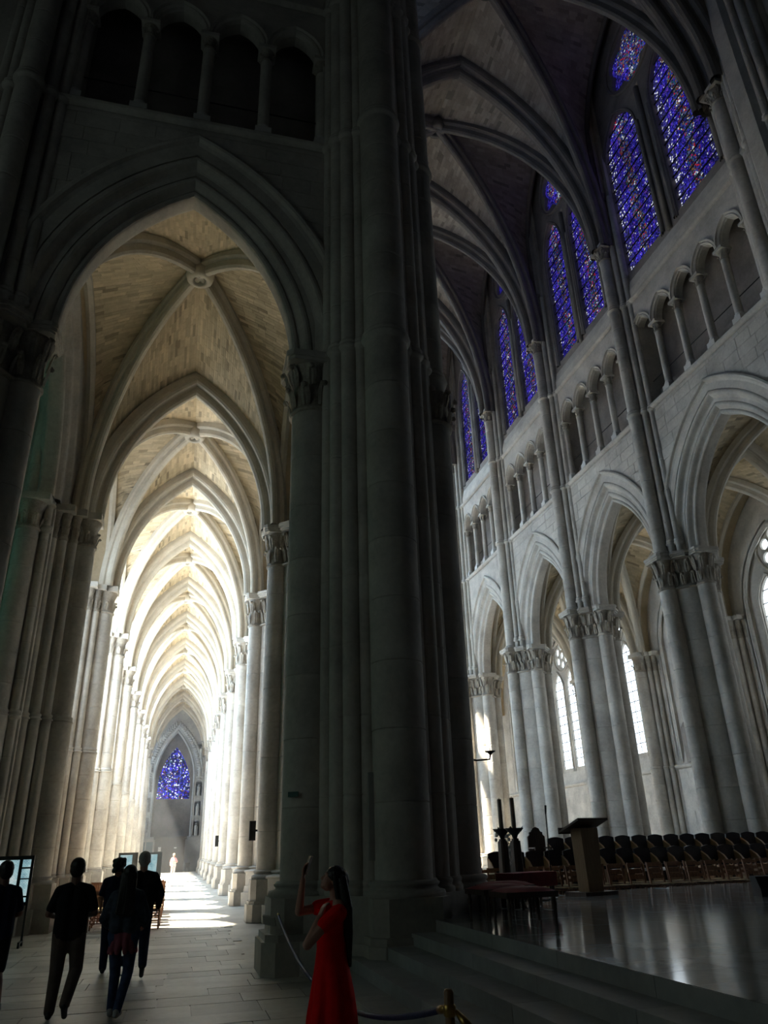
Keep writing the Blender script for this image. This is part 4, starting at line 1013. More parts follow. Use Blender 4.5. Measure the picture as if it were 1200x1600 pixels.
def stool(x, y, w, d, label, h=0.44, rz=0.0):
    s = tag(empty('stool', (x, y, PZ), rz), label, 'stool', 'red padded stools on the platform')
    put('seat_frame', B().box(-w / 2, w / 2, -d / 2, d / 2, h - 0.12, h - 0.05).mesh('seat_frame', 'dark_wood'), s)
    b = B(); n = 8
    vs = [(w / 2 * 1.02 * u, d / 2 * 1.02 * v, h - 0.05 + 0.055 * (1 - u ** 4) * (1 - v ** 4)) for u in [-1 + 2 * i / n for i in range(n + 1)] for v in [-1 + 2 * j / n for j in range(n + 1)]]
    b.add(vs, [(i * (n + 1) + j, i * (n + 1) + j + 1, (i + 1) * (n + 1) + j + 1, (i + 1) * (n + 1) + j) for i in range(n) for j in range(n)], smooth=True); put('cushion', b.mesh('cushion', 'red_velvet'), s)
    lm = B().lathe([(0.018, 0), (0.026, 0.02), (0.02, 0.05), (0.03, 0.13), (0.02, 0.17), (0.036, 0.24), (0.022, 0.28), (0.03, h - 0.12)], 10).mesh('leg', 'dark_wood')
    for sx in (-1, 1):
        for sy in (-1, 1): put('leg', lm, s, (sx * (w / 2 - 0.05), sy * (d / 2 - 0.05), 0))
    return s
stool(1.50, 10.45, 0.74, 0.62, 'red padded stool with turned legs, nearest the platform steps')
stool(1.52, 11.35, 0.80, 0.62, 'red padded stool behind the nearest one on the platform', rz=0.1)
stool(1.95, 12.15, 0.80, 0.60, 'red padded stool deepest in the shadow of the crossing pier', rz=-0.1)
bn = tag(empty('bench', (2.75, 13.1, PZ), 0.35), 'low bench draped in dark red cloth behind the stools', 'bench')
put('drape', B().box(-0.5, 0.5, -0.22, 0.22, 0.30, 0.52).mesh('drape', 'red_velvet'), bn)
for sx in (-0.42, 0.42):
    for sy in (-0.16, 0.16): put('leg', B().box(sx - 0.03, sx + 0.03, sy - 0.03, sy + 0.03, 0, 0.31).mesh('leg', 'dark_wood'), bn)
fm = tag(empty('floor_speaker', (7.22, 12.7, PZ), -0.3), 'black floor speaker cut off by the right edge on the marble platform', 'speaker')
put('cabinet', B().add([(x, y, z) for x in (-0.24, 0.24) for y, z in ((-0.2, 0), (0.2, 0), (0.2, 0.32), (-0.05, 0.32), (-0.2, 0.12))], [(0, 1, 2, 3, 4), (9, 8, 7, 6, 5), (0, 5, 6, 1), (1, 6, 7, 2), (2, 7, 8, 3), (3, 8, 9, 4), (4, 9, 5, 0)]).mesh('cabinet', 'speaker_black'), fm)
put('grille', B().add([(x, y, z) for x in (-0.21, 0.21) for y, z in ((-0.205, 0.13), (-0.06, 0.32))], [(0, 1, 3, 2)]).mesh('grille', 'black_metal'), fm)
# fittings of the crossing pier
bk = tag(empty('wall_bracket', (2.10, 13.75, 3.2)), 'small black candle bracket on the right flank of the crossing pier', 'sconce')
put('arm', B().tube([(-0.06, 0, 0.0), (0.15, 0, -0.04), (0.42, 0, -0.02), (0.44, 0, 0.08)], 0.018, 6).mesh('arm', 'black_metal'), bk); put('dish', B().lathe([(0.02, 0.06), (0.05, 0.09), (0.10, 0.12), (0.10, 0.13), (0.01, 0.10)], 10, 0.44).mesh('dish', 'black_metal'), bk); put('spike', B().lathe([(0.012, 0.1), (0.0, 0.24)], 6, 0.44).mesh('spike', 'black_metal'), bk); put('wall_plate', B().box(-0.10, -0.02, -0.05, 0.05, -0.1, 0.1).mesh('wall_plate', 'black_metal'), bk)
tag(put('exit_sign', B().box(-0.09, 0.09, -0.015, 0.015, -0.04, 0.04).box(-0.07, -0.045, -0.018, -0.012, -0.025, 0.025).mesh('exit_sign', 'exit_green'), None, (-1.25, 13.20, 2.57), rot=(0, 0, -0.55)), 'tiny dark green sign on the left column of the crossing pier', 'sign')
tag(put('wall_strip', B().box(-0.04, 0.04, -0.035, 0.035, 0, 1.25).box(-0.045, 0.045, -0.02, 0.04, -0.02, 1.27).mesh('wall_strip', 'strip_white'), None, (-0.13, 12.32, 1.56)), 'narrow pale vertical strip fixed to the front of the crossing pier', 'strip')
def wall_speaker(x, y, z, h, label):
    s = tag(empty('wall_speaker', (x, y, z)), label, 'speaker', 'column speakers along the aisle')
    put('cabinet', B().box(-0.09, 0.09, -0.08, 0.08, 0, h).mesh('cabinet', 'speaker_black'), s); put('grille', B().box(-0.075, 0.075, -0.086, -0.08, 0.03, h - 0.03).mesh('grille', 'black_metal'), s); put('mount', B().box(0.05, 0.3, -0.02, 0.02, h * 0.45, h * 0.55).mesh('mount', 'black_metal'), s)
wall_speaker(-1.0, 23.45, 2.0, 0.52, 'black box speaker on the first aisle pier beyond the crossing pier')
wall_speaker(-1.0, 44.9, 2.0, 0.55, 'black box speaker on a far pier of the bright aisle')
tag(put('info_plaque', B().box(-0.11, 0.11, -0.012, 0.012, -0.07, 0.07).mesh('info_plaque', 'strip_white'), None, (-1.62, 12.86, 0.76), rot=(0.5, 0.15, -0.7)), 'small pale plaque leaning on the plinth of the crossing pier', 'plaque')
tag(put('porch_bin', B().box(-0.2, 0.2, -0.2, 0.2, 0, 0.75).box(-0.23, 0.23, -0.23, 0.23, 0.75, 0.85).mesh('porch_bin', 'black_metal'), None, (-1.9, YW - 2.6, 0.0)), 'dark bin by the wall right of the far wooden porch', 'bin')  # bin: a box with an overhanging lid
# rope barrier
def rope_post(x, y, label):
    p = tag(empty('rope_post', (x, y, 0)), label, 'barrier post', 'rope barrier posts')
    put('base', B().lathe([(0.16, 0), (0.16, 0.015), (0.10, 0.04), (0.03, 0.05)], 18).mesh('base', 'brass'), p); put('pole', B().lathe([(0.027, 0.04), (0.027, 0.985), (0.02, 1.0), (0.0, 1.0)], 14).mesh('pole', 'post_wood'), p)
    put('collar', B().lathe([(0.028, 0.87), (0.036, 0.88), (0.036, 0.92), (0.028, 0.93)], 14).mesh('collar', 'brass'), p)
def rope(p0, p1, sag, label):
    p0, p1 = Vector(p0), Vector(p1); r = tag(empty('barrier_rope', p0), label, 'rope', 'barrier ropes'); d = p1 - p0
    NS = max(24, int(d.length / 0.05)); pts = [d * (i / NS) + Vector((0, 0, -4 * sag * (i / NS) * (1 - i / NS))) for i in range(NS + 1)]
    put('rope', B().tube(pts[1:-1], 0.019, 10).mesh('rope', 'blue_rope'), r)
    put('rope_end', B().tube([pts[0], pts[1], pts[2]], [0.012, 0.022, 0.023], 10).mesh('rope_end', 'brass'), r); put('rope_end', B().tube([pts[-3], pts[-2], pts[-1]], [0.023, 0.022, 0.012], 10).mesh('rope_end', 'brass'), r)
rope_post(-1.54, 4.62, 'wooden rope post at the bottom edge in front of the steps'); 
rope((-1.50, 12.80, 0.85), (-1.545, 4.68, 0.90), 0.46, 'blue barrier rope sagging from the crossing pier plinth past the woman in red')
rope((-1.515, 4.575, 0.90), (-0.9, 2.6, 0.90), 0.3, 'blue barrier rope leaving the nearest post towards the right')

# ------------------------------------------------------------------ chairs
def chair_proto():
    c = empty('rush_chair')
    parts = {}
    legb = B().box(-0.018, 0.018, -0.018, 0.018, 0, 0.45).mesh('leg', 'chair_wood'); back = B().add([(x, y, z) for z, o in ((0, 0), (0.45, 0), (0.90, -0.07)) for x, y in ((-0.018, -0.018 + o), (0.018, -0.018 + o), (0.018, 0.018 + o), (-0.018, 0.018 + o))], [(j * 4 + i, j * 4 + (i + 1) % 4, j * 4 + 4 + (i + 1) % 4, j * 4 + 4 + i) for j in range(2) for i in range(4)] + [(8, 9, 10, 11)]).mesh('back_post', 'chair_wood')
    for sx in (-0.19, 0.19): put('leg', legb, c, (sx, 0.19, 0)); put('back_post', back, c, (sx, -0.19, 0))
    b = B(); n = 6
    b.add([(0.22 * u, 0.22 * v, 0.455 + 0.012 * (abs(u) + abs(v)) + (0 if k else -0.03)) for k in (1, 0) for u in [-1 + 2 * i / n for i in range(n + 1)] for v in [-1 + 2 * j / n for j in range(n + 1)]], [(k * 49 + i * 7 + j, k * 49 + i * 7 + j + 1, k * 49 + (i + 1) * 7 + j + 1, k * 49 + (i + 1) * 7 + j) for k in (0, 1) for i in range(n) for j in range(n)])
    put('seat', b.mesh('seat', 'rush'), c)
    put('apron', B().box(-0.21, 0.21, -0.21, 0.21, 0.41, 0.44).mesh('apron', 'chair_wood'), c)
    for z, o in ((0.60, -0.023), (0.72, -0.042), (0.855, -0.063)):
        put('back_slat', B().box(-0.19, 0.19, -0.20 + o, -0.18 + o, z - 0.035, z + 0.035).mesh('back_slat', 'chair_wood'), c)
    for z in (0.16, 0.27):
        put('stretcher', B().box(-0.19, 0.19, 0.18, 0.20, z - 0.012, z + 0.012).mesh('stretcher', 'chair_wood'), c); put('stretcher', B().box(-0.2, -0.18, -0.19, 0.19, z - 0.03, z - 0.006).box(0.18, 0.2, -0.19, 0.19, z - 0.03, z - 0.006).mesh('stretcher', 'chair_wood'), c)
    return c
cp = chair_proto(); first = True
def place_chair(x, y, z, rz, label, group):
    global first
    o = cp if first else clone(cp); first = False
    o.location = (x, y, z); o.rotation_euler = (0, 0, rz); return tag(o, label, 'chair', group)
for r in range(9):
    for c in range(4):
        lab = 'rush-seated chair %s from the left wall in the %s row along the bright aisle' % (ORD[c], ORD[r])
        place_chair(-5.55 + 0.66 * c + random.uniform(-.03, .03), 22.35 + 1.0 * r + random.uniform(-.05, .05), 0, random.uniform(-.08, .08), lab, 'rush chairs in the aisle')
for r in range(2):
    for i in range(20):
        place_chair(3.35 + 0.54 * i, 17.55 + 0.9 * r, 0.30, PI + random.uniform(-.05, .05), 'plain wooden chair, %s from the left in the %s row beyond the platform' % (ORD[i], 'front' if r == 0 else 'second'), 'wooden chairs beyond the platform')
def choir_proto():
    c = empty('choir_chair')
    b = B(); n = 10
    prof = [(-0.24 + 0.48 * i / n, 0.88 + 0.045 * math.sin(PI * i / n)) for i in range(n + 1)]
    vs = [(x, yy, z) for yy in (-0.22, -0.17) for x, z in [(-0.24, 0.50)] + prof + [(0.24, 0.50)]]; m = n + 3
    b.add(vs, [tuple(range(m - 1, -1, -1)), tuple(range(m, 2 * m))] + [(i, (i + 1) % m, m + (i + 1) % m, m + i) for i in range(m)]); put('backrest', b.mesh('backrest', 'black_pad'), c)
    put('seat', B().box(-0.23, 0.23, -0.2, 0.24, 0.42, 0.50).mesh('seat', 'black_pad'), c)
    for sx in (-1, 1):
        put('side_panel', B().add([(sx * 0.25 + dx, y, z) for dx in (-0.012, 0.012) for y, z in ((-0.2, 0), (0.22, 0), (0.22, 0.5), (0.05, 0.66), (-0.2, 0.78))], [(0, 1, 2, 3, 4), (9, 8, 7, 6, 5), (0, 5, 6, 1), (1, 6, 7, 2), (2, 7, 8, 3), (3, 8, 9, 4), (4, 9, 5, 0)]).mesh('side_panel', 'tan_wood'), c)
    return c
hp = choir_proto(); hf = True
for r, (y, z, x0, nn) in enumerate(((19.75, 0.62, 5.0, 18), (20.95, 0.93, 7.3, 14))):
    for i in range(nn):
        o = hp if hf else clone(hp); hf = False
        o.location = (x0 + 0.53 * i, y, z); o.rotation_euler = (0, 0, PI)
        tag(o, 'dark padded chair with tan sides, %s from the left in the %s tier' % (ORD[i], 'lower' if r == 0 else 'upper'), 'chair', 'dark padded choir chairs')
oc = tag(empty('carved_armchair', (6.72, 20.95, 0.93), PI), 'black carved armchair with a crested back at the left end of the upper row', 'armchair')
crest = [(-0.26, 0.45), (-0.26, 0.95), (-0.20, 1.0), (-0.2, 1.06), (-0.14, 1.08), (-0.10, 1.16), (0.0, 1.2), (0.10, 1.16), (0.14, 1.08), (0.2, 1.06), (0.2, 1.0), (0.26, 0.95), (0.26, 0.45)]; m = len(crest)
put('backrest', B().add([(x, y, z) for y in (-0.24, -0.18) for x, z in crest], [tuple(range(m - 1, -1, -1)), tuple(range(m, 2 * m))] + [(i, (i + 1) % m, m + (i + 1) % m, m + i) for i in range(m)]).mesh('backrest', 'dark_wood'), oc)
put('seat', B().box(-0.26, 0.26, -0.2, 0.25, 0.4, 0.47).mesh('seat', 'dark_wood'), oc)
for sx in (-0.23, 0.23):
    for sy in (-0.2, 0.2): put('leg', B().box(sx - .025, sx + .025, sy - .025, sy + .025, 0, 0.41).mesh('leg', 'dark_wood'), oc)
    put('armrest', B().box(sx - .03, sx + .03, -0.2, 0.25, 0.64, 0.68).box(sx - .02, sx + .02, 0.18, 0.22, 0.45, 0.65).mesh('armrest', 'dark_wood'), oc)
fw = tag(empty('flower_arrangement', (3.95, 16.75, 0.004)), 'pale flowers in a stand showing between the two candlesticks', 'flowers')
put('vase', B().lathe([(0.12, 0), (0.14, 0.03), (0.05, 0.1), (0.04, 1.0), (0.09, 1.1), (0.12, 1.3), (0.10, 1.32)], 14).mesh('vase', 'strip_white'), fw)
fb = B()
for i in range(60):
    a = random.uniform(0, 2 * PI); r = random.uniform(0, 0.24) ; h_ = random.uniform(-0.1, 0.5); fb.ball((r * math.cos(a) * (0.5 + h_), r * math.sin(a) * (0.5 + h_), 1.4 + h_), random.uniform(0.03, 0.06), 6, 4)
o = put('blossoms', fb.mesh('blossoms', 'white_paint'), fw); o['kind'] = 'stuff'
def monument(y, hw, h, label):
    m_ = tag(empty('wall_monument', (NWF - 0.05, y, 5.31)), label, 'monument', 'dark memorials on the far aisle wall')
    put('slab', B().box(-0.12, 0.03, -hw, hw, 0, h).mesh('slab', 'limestone_dark'), m_); put('gable', B().add([(x, yy, z) for x in (-0.12, 0.03) for yy, z in ((-hw, h), (hw, h), (hw * .5, h + .25), (-hw * .5, h + .25))], [(0, 1, 2, 3), (7, 6, 5, 4), (0, 4, 5, 1), (1, 5, 6, 2), (2, 6, 7, 3), (3, 7, 4, 0)]).mesh('gable', 'limestone_dark'), m_); put('finial', B().box(-0.08, 0.02, -0.1, 0.1, h + .25, h + .45).mesh('finial', 'limestone_dark'), m_)
monument(34.95, 0.48, 1.75, 'dark gabled memorial on the ledge of the far aisle wall, right of the middle pier')
monument(48.2 - 2.6, 0.30, 1.9, 'narrow dark memorial on the ledge of the far aisle wall, above the candlesticks')

# ------------------------------------------------------------------ display boards in the aisle
def board(x, y, w, z0, z1, rz, label, strip=True):
    p = tag(empty('display_board', (x, y, 0), rz), label, 'display board', 'display boards in the aisle')
    put('panel', planar_uv(B().box(-w / 2, w / 2, -0.005, 0.005, z0, z1).mesh('panel', 'board_frame'), (0, 2)), p)
    put('frame', B().box(-w / 2 - .03, w / 2 + .03, -0.03, 0.03, z1, z1 + .05).box(-w / 2 - .03, w / 2 + .03, -0.03, 0.03, z0 - .05, z0).box(-w / 2 - .04, -w / 2, -0.03, 0.03, 0.12, z1 + .05).box(w / 2, w / 2 + .04, -0.03, 0.03, 0.12, z1 + .05).mesh('frame', 'board_frame'), p)
    put('picture', planar_uv(B().box(-w / 2 + .03, w * 0.24, -0.012, -0.006, z0 + .08, z1 - .03).mesh('picture', 'poster_print'), (0, 2)), p)
    if strip:
        for za, zb in ((0.80, 0.97), (0.55, 0.76), (0.16, 0.52), (0.02, 0.12)):
            put('text_panel', planar_uv(B().box(w * 0.31, w / 2 - .02, -0.012, -0.006, z0 + (z1 - z0) * za, z0 + (z1 - z0) * zb).mesh('text_panel', 'poster_print'), (0, 2)), p)
    for sx in (-1, 1):
        put('foot', B().box(sx * w / 2 - .02, sx * w / 2 + .02, -0.3, 0.3, 0.08, 0.12).mesh('foot', 'board_frame'), p)
        for sy in (-0.27, 0.27): put('wheel', B().tube([(sx * w / 2 - .02, sy, 0.04), (sx * w / 2 + .02, sy, 0.04)], 0.04, 10).mesh('wheel', 'board_frame'), p)
board(-6.62, 19.5, 0.98, 0.84, 1.72, 0.05, 'black framed display board on wheels at the lower left edge')
board(-4.80, 32.2, 0.62, 0.95, 1.75, 0.1, 'pale display board behind the grey-haired man in the aisle', False)
board(-3.98, 36.5, 0.60, 0.95, 1.75, -0.2, 'pale display board right of the grey-haired man in the aisle', False)
# ------------------------------------------------------------------ people
def capsule(b, p0, p1, r0, r1=None, n=10):
    r1 = r0 if r1 is None else r1; p0, p1 = Vector(p0), Vector(p1); d = p1 - p0
    if d.length < 1e-5: b.ball(p0, r0, n, 6); return
    u = d.normalized(); pts = []; rs = []
    for a in (-80, -50, -25): pts.append(p0 + u * r0 * math.sin(math.radians(a))); rs.append(r0 * math.cos(math.radians(a)))
    pts.append(p0); rs.append(r0); pts.append(p0.lerp(p1, 0.5)); rs.append((r0 + r1) / 2); pts.append(p1); rs.append(r1)
    for a in (25, 50, 80): pts.append(p1 + u * r1 * math.sin(math.radians(a))); rs.append(r1 * math.cos(math.radians(a)))
    b.tube(pts, rs, n)
def ellip(b, c, r, ax=None, n=12, m=8):
    k = len(b.v); b.ball((0, 0, 0), r, n, m)
    mt = Matrix.Translation(Vector(c)) @ (ax.to_4x4() if ax is not None else Matrix.Identity(4)); b.xform(mt, k)
def fuse(name, b, mat, parent, voxel=0.012, smooth=4):
    """one continuous surface from overlapping volumes"""
    me = b.mesh(name, mat); o = bpy.data.objects.new('tmp', me); COL.objects.link(o)
    m = o.modifiers.new('r', 'REMESH'); m.mode = 'VOXEL'; m.voxel_size = voxel; m.use_smooth_shade = True
    if smooth: s = o.modifiers.new('s', 'SMOOTH'); s.iterations = smooth; s.factor = 0.5
    dg = bpy.context.evaluated_depsgraph_get(); out = bpy.data.meshes.new_from_object(o.evaluated_get(dg)); bpy.data.objects.remove(o)
    out.name = name; out.materials.clear(); out.materials.append(MATS[mat])
    return put(name, out, parent)
def hand(b, wrist, dirv, palmn, curl=0.5, s=1.0, grip=None):
    """palm and five bent fingers; dirv: along the hand, palmn: normal pointing out of the palm"""
    d = Vector(dirv).normalized(); nrm = Vector(palmn); nrm = (nrm - d * nrm.dot(d)).normalized(); side = d.cross(nrm)
    w = Vector(wrist)
    for u in (-0.026, -0.009, 0.009, 0.026): capsule(b, w + side * u * 0.7 * s, w + (d * 0.085 + side * u) * s, 0.013 * s, 0.012 * s, 6)
    for u, ln in ((-0.030, 0.062), (-0.010, 0.078), (0.010, 0.084), (0.030, 0.074)):
        p = w + (d * 0.085 + side * u) * s; ang = curl * 0.6
        for seg, f in enumerate((0.45, 0.32, 0.25)):
            v = d * math.cos(ang) + nrm * math.sin(ang); q = p + v * ln * f * s; capsule(b, p, q, (0.0095 - seg * 0.0008) * s, (0.0088 - seg * 0.0008) * s, 6); p = q; ang += curl
    p = w + (d * 0.03 + side * 0.026) * s; v = (d * 0.6 + side * 0.65 + nrm * 0.45).normalized(); q = p + v * 0.042 * s; capsule(b, p, q, 0.013 * s, 0.011 * s, 6); capsule(b, q, q + (d * 0.8 + nrm * 0.5).normalized() * 0.034 * s, 0.0105 * s, 0.009 * s, 6)
def head(b, c, fwd, s=1.0):
    """skull, jaw, nose, brow, lips, ears around centre c; fwd: looking direction"""
    f = Vector(fwd).normalized(); up0 = Vector((0, 0, 1)); r = f.cross(up0).normalized(); up = r.cross(f); ax = Matrix((r, f, up)).transposed(); c = Vector(c)
    P = lambda x, y, z: c + (r * x + f * y + up * z) * s
    E = lambda x, y, z, rx, ry, rz: ellip(b, P(x, y, z), (rx * s, ry * s, rz * s), ax)
    E(0, -0.012, 0.025, 0.074, 0.094, 0.092); E(0, 0.025, -0.03, 0.060, 0.070, 0.082); E(0, 0.055, -0.085, 0.034, 0.030, 0.026)
    E(0, 0.092, -0.020, 0.011, 0.016, 0.024); E(0, 0.10, -0.036, 0.016, 0.015, 0.011); E(0, 0.078, 0.024, 0.05, 0.018, 0.012); E(0, 0.082, -0.063, 0.022, 0.013, 0.009)
    for q in (-1, 1): E(q * 0.075, -0.005, -0.01, 0.010, 0.020, 0.032); E(q * 0.028, 0.070, 0.002, 0.012, 0.012, 0.009)
    return P, ax
def walker(loc, rz, H, label, top, legs_m, shoe, hairm, skinm, hips, feet, elbows, hands_, fem=False, hair='short', jacket=None, shorts=False, hem=None, look=(0, 1, 0)):
    """standing or walking figure facing local +y; feet: [(ankle, toe_dir)], elbows/hands local metres at H = 1.72"""
    p = tag(empty('person', loc, rz), label, 'person'); k = H / 1.72; V = lambda t: Vector(t) * k
    sh = 0.150 if fem else 0.172; hw = 0.105 if fem else 0.095
    hipz = 0.90; neck = (0, 0.0, 1.45); hc = (0, 0.025, 1.60)
    body = B(); cl = B(); tr = B(); sho = B(); jk = B()
    capsule(body, V((0, 0, 1.34)), V((0, 0.01, 1.53)), (0.054 if fem else 0.064) * k, (0.050 if fem else 0.060) * k); head(body, V(hc), look, k * 1.12)
    # torso garment
    for z0, z1, r0, r1 in ((0.92, 1.05, 0.150, 0.140), (1.05, 1.22, 0.140, 0.150), (1.22, 1.31, 0.150, 0.118)):
        for u in (-0.06, 0.06): capsule(cl, V((u * (1.1 if not fem else 0.9), 0, z0)), V((u * (1.2 if not fem else 0.95), 0, z1)), r0 * k * (0.82 if fem else 0.90), r1 * k * (0.82 if fem else 0.90))
    if hem:
        for a in range(10): t = a * 2 * PI / 10; capsule(cl, V((0.09 * math.cos(t), 0.06 * math.sin(t), 0.98)), V((0.16 * math.cos(t), 0.11 * math.sin(t), hem)), 0.05 * k, 0.035 * k, 8)
    for q, (el, hd) in enumerate(zip(elbows, hands_)):
        sg = -1 if q == 0 else 1; S = (sg * sh, 0, 1.355); tgt = cl
        capsule(tgt, V((sg * 0.05, -0.01, 1.385)), V(S), 0.075 * k, 0.070 * k); mid = Vector(S).lerp(Vector(el), 0.75 if not jacket else 1.0)
        capsule(tgt, V(S), V(mid), 0.070 * k, 0.062 * k); capsule(body, V(Vector(S).lerp(Vector(el), .4)), V(el), 0.047 * k, 0.041 * k); capsule(body, V(el), V(hd), 0.040 * k, 0.028 * k)
        if jacket:
            for A_, B_, ra, rb in ((S, el, 0.080, 0.064), (el, Vector(el).lerp(Vector(hd), 0.9), 0.062, 0.050)): capsule(jk, V(A_), V(B_), ra * k, rb * k)
            capsule(jk, V((sg * 0.05, -0.01, 1.38)), V(S), 0.085 * k, 0.078 * k)
        dv = Vector(hd) - Vector(el); hand(body, V(hd), dv, (-sg * 0.8, 0.2, 0), 0.35, k)
    if jacket:
        for u in (-0.07, 0.07): capsule(jk, V((u, -0.01, 1.0)), V((u * 1.15, -0.01, 1.28)), 0.158 * k * (0.84 if fem else .92), 0.150 * k * (0.84 if fem else .92))
    for q, (hp_, (kn, an, toe)) in enumerate(zip(((-hw, 0, hipz), (hw, 0, hipz)), feet)):
        capsule(tr, V((hp_[0] * 0.8, 0, 0.95)), V(hp_), 0.115 * k, 0.105 * k)
        if shorts:
            capsule(tr, V(hp_), V(Vector(hp_).lerp(Vector(kn), 0.95)), 0.105 * k, 0.085 * k); capsule(body, V(Vector(hp_).lerp(Vector(kn), .7)), V(kn), 0.062 * k, 0.052 * k)
            calf = Vector(kn).lerp(Vector(an), 0.35); capsule(body, V(kn), V(calf), 0.050 * k, 0.056 * k); capsule(body, V(calf), V(an), 0.055 * k, 0.035 * k)
        else:
            w = 0.9 if fem else 1.05
            capsule(tr, V(hp_), V(kn), 0.102 * k * w, 0.076 * k * w); capsule(tr, V(kn), V(an), 0.076 * k * w, 0.060 * k * w); capsule(body, V(Vector(kn).lerp(Vector(an), .6)), V(an), 0.035 * k, 0.034 * k)
        t = Vector(toe).normalized(); A = Vector(an); lo = Vector((0, 0, -0.045))
        capsule(sho, V(A + lo * 0.9 - t * 0.035), V(A + lo * 0.95 + t * 0.15), 0.040 * k, 0.034 * k); capsule(sho, V(A - t * 0.02 + lo * 0.2), V(A + lo * 0.8 + t * 0.07), 0.042 * k, 0.038 * k)
    fuse('body', body, skinm, p, 0.009, 3); fuse('shirt', cl, top, p); fuse('trousers' if not shorts else 'shorts', tr, legs_m, p); fuse('shoes', sho, shoe, p, 0.009, 2)
    if jacket: fuse('jacket', jk, jacket, p)
    hb = B(); C = Vector(hc)
    ellip(hb, V(C + Vector((0, -0.022, 0.038))), (0.095 * k, 0.108 * k, 0.102 * k)); ellip(hb, V(C + Vector((0, -0.05, -0.01))), (0.086 * k, 0.074 * k, 0.092 * k))
    if hair == 'long':
        for i in range(7):
            u = -0.075 + 0.025 * i; capsule(hb, V(C + Vector((u, -0.06 - 0.02 * math.cos(u * 20), 0.02))), V((u * 1.25, -0.155, 1.15 + random.uniform(-.02, .02))), 0.032 * k, 0.024 * k, 8)
    if hair == 'curly':
        for i in range(26): a = random.uniform(0, 2 * PI); z = random.uniform(-0.09, 0.10); ellip(hb, V(C + Vector((0.08 * math.cos(a), -0.03 + 0.07 * math.sin(a) - 0.02, z))), (0.045 * k,) * 3, None, 8, 5)
    fuse('hair', hb, hairm, p, 0.009, 5 if hair == 'curly' else 2)
    return p
# ankle height 0.08: foot lists are (knee, ankle, toe direction)
walker((-4.24, 10.95, 0), 0.0, 1.70, 'man in a black t-shirt and brown trousers walking away, second from the left edge', 'black_cloth', 'beige_cloth', 'shoe_black', 'hair_dark', 'skin_dark', None,
       [((-0.10, 0.03, 0.48), (-0.12, 0.02, 0.085), (0, 1, 0)), ((0.12, 0.05, 0.50), (0.07, -0.24, 0.19), (0, 0.75, -0.62))], [(-0.27, -0.02, 1.11), (0.27, -0.02, 1.10)], [(-0.17, 0.24, 1.05), (0.17, 0.24, 1.06)])
walker((-3.60, 10.80, 0), -0.1, 1.60, 'long-haired woman in a denim jacket, pink shirt and jeans walking away', 'pink_cloth', 'denim', 'shoe_white', 'hair_dark', 'skin', None,
       [((-0.07, 0.04, 0.48), (-0.08, 0.06, 0.085), (0, 1, 0)), ((0.09, 0.02, 0.48), (0.02, -0.10, 0.09), (0.1, 1, 0))], [(-0.27, -0.02, 1.10), (0.27, -0.02, 1.10)], [(-0.24, 0.20, 1.00), (0.22, 0.20, 1.0)], fem=True, hair='long', jacket='denim_jacket', hem=0.72)
walker((-3.55, 13.95, 0), 0.05, 1.76, 'grey-haired man in a dark jacket walking away behind the long-haired woman', 'black_cloth', 'navy_cloth', 'shoe_black', 'hair_grey', 'skin', None,
       [((-0.09, 0.08, 0.50), (-0.09, 0.10, 0.085), (0, 1, 0)), ((0.10, -0.02, 0.48), (0.10, -0.34, 0.20), (0, 0.7, -0.68))], [(-0.29, -0.03, 1.14), (0.29, -0.03, 1.12)], [(-0.26, 0.15, 0.95), (0.27, 0.12, 0.92)], jacket='black_cloth')
walker((-3.98, 14.6, 0), 0.1, 1.68, 'dark curly-haired person beside the grey-haired man, mostly hidden', 'navy_cloth', 'navy_cloth', 'shoe_black', 'hair_dark', 'skin_dark', None,
       [((-0.09, 0.05, 0.48), (-0.09, 0.02, 0.085), (0, 1, 0)), ((0.09, 0.0, 0.48), (0.09, -0.05, 0.085), (0, 1, 0))], [(-0.24, -0.03, 1.12), (0.24, -0.03, 1.12)], [(-0.22, 0.15, 0.95), (0.22, 0.15, 0.95)], hair='curly')
walker((-5.17, 11.55, 0), 0.45, 1.69, 'young man in a navy t-shirt, dark shorts and pale trainers at the left edge', 'navy_cloth', 'black_cloth', 'shoe_white', 'hair_dark', 'skin_dark', None,
       [((-0.10, 0.12, 0.49), (-0.10, 0.20, 0.085), (0, 1, 0)), ((0.10, 0.02, 0.48), (0.10, -0.18, 0.12), (0, 0.95, -0.3))], [(-0.25, 0.0, 1.10), (0.25, 0.0, 1.10)], [(-0.12, 0.20, 1.00), (0.12, 0.20, 1.04)], shorts=True)
walker((-3.22, 66.0, 0), PI - 0.4, 1.72, 'distant visitor in a coral top standing in the sunlight before the porch', 'coral_cloth', 'pale_cloth', 'shoe_white', 'hair_blond', 'skin', None,
       [((-0.09, 0.02, 0.48), (-0.09, 0.0, 0.085), (0, 1, 0)), ((0.09, 0.02, 0.48), (0.09, 0.05, 0.085), (0, 1, 0))], [(-0.27, -0.03, 1.12), (0.27, -0.03, 1.12)], [(-0.18, 0.15, 1.05), (0.22, 0.1, 0.95)], fem=True, hem=0.75)

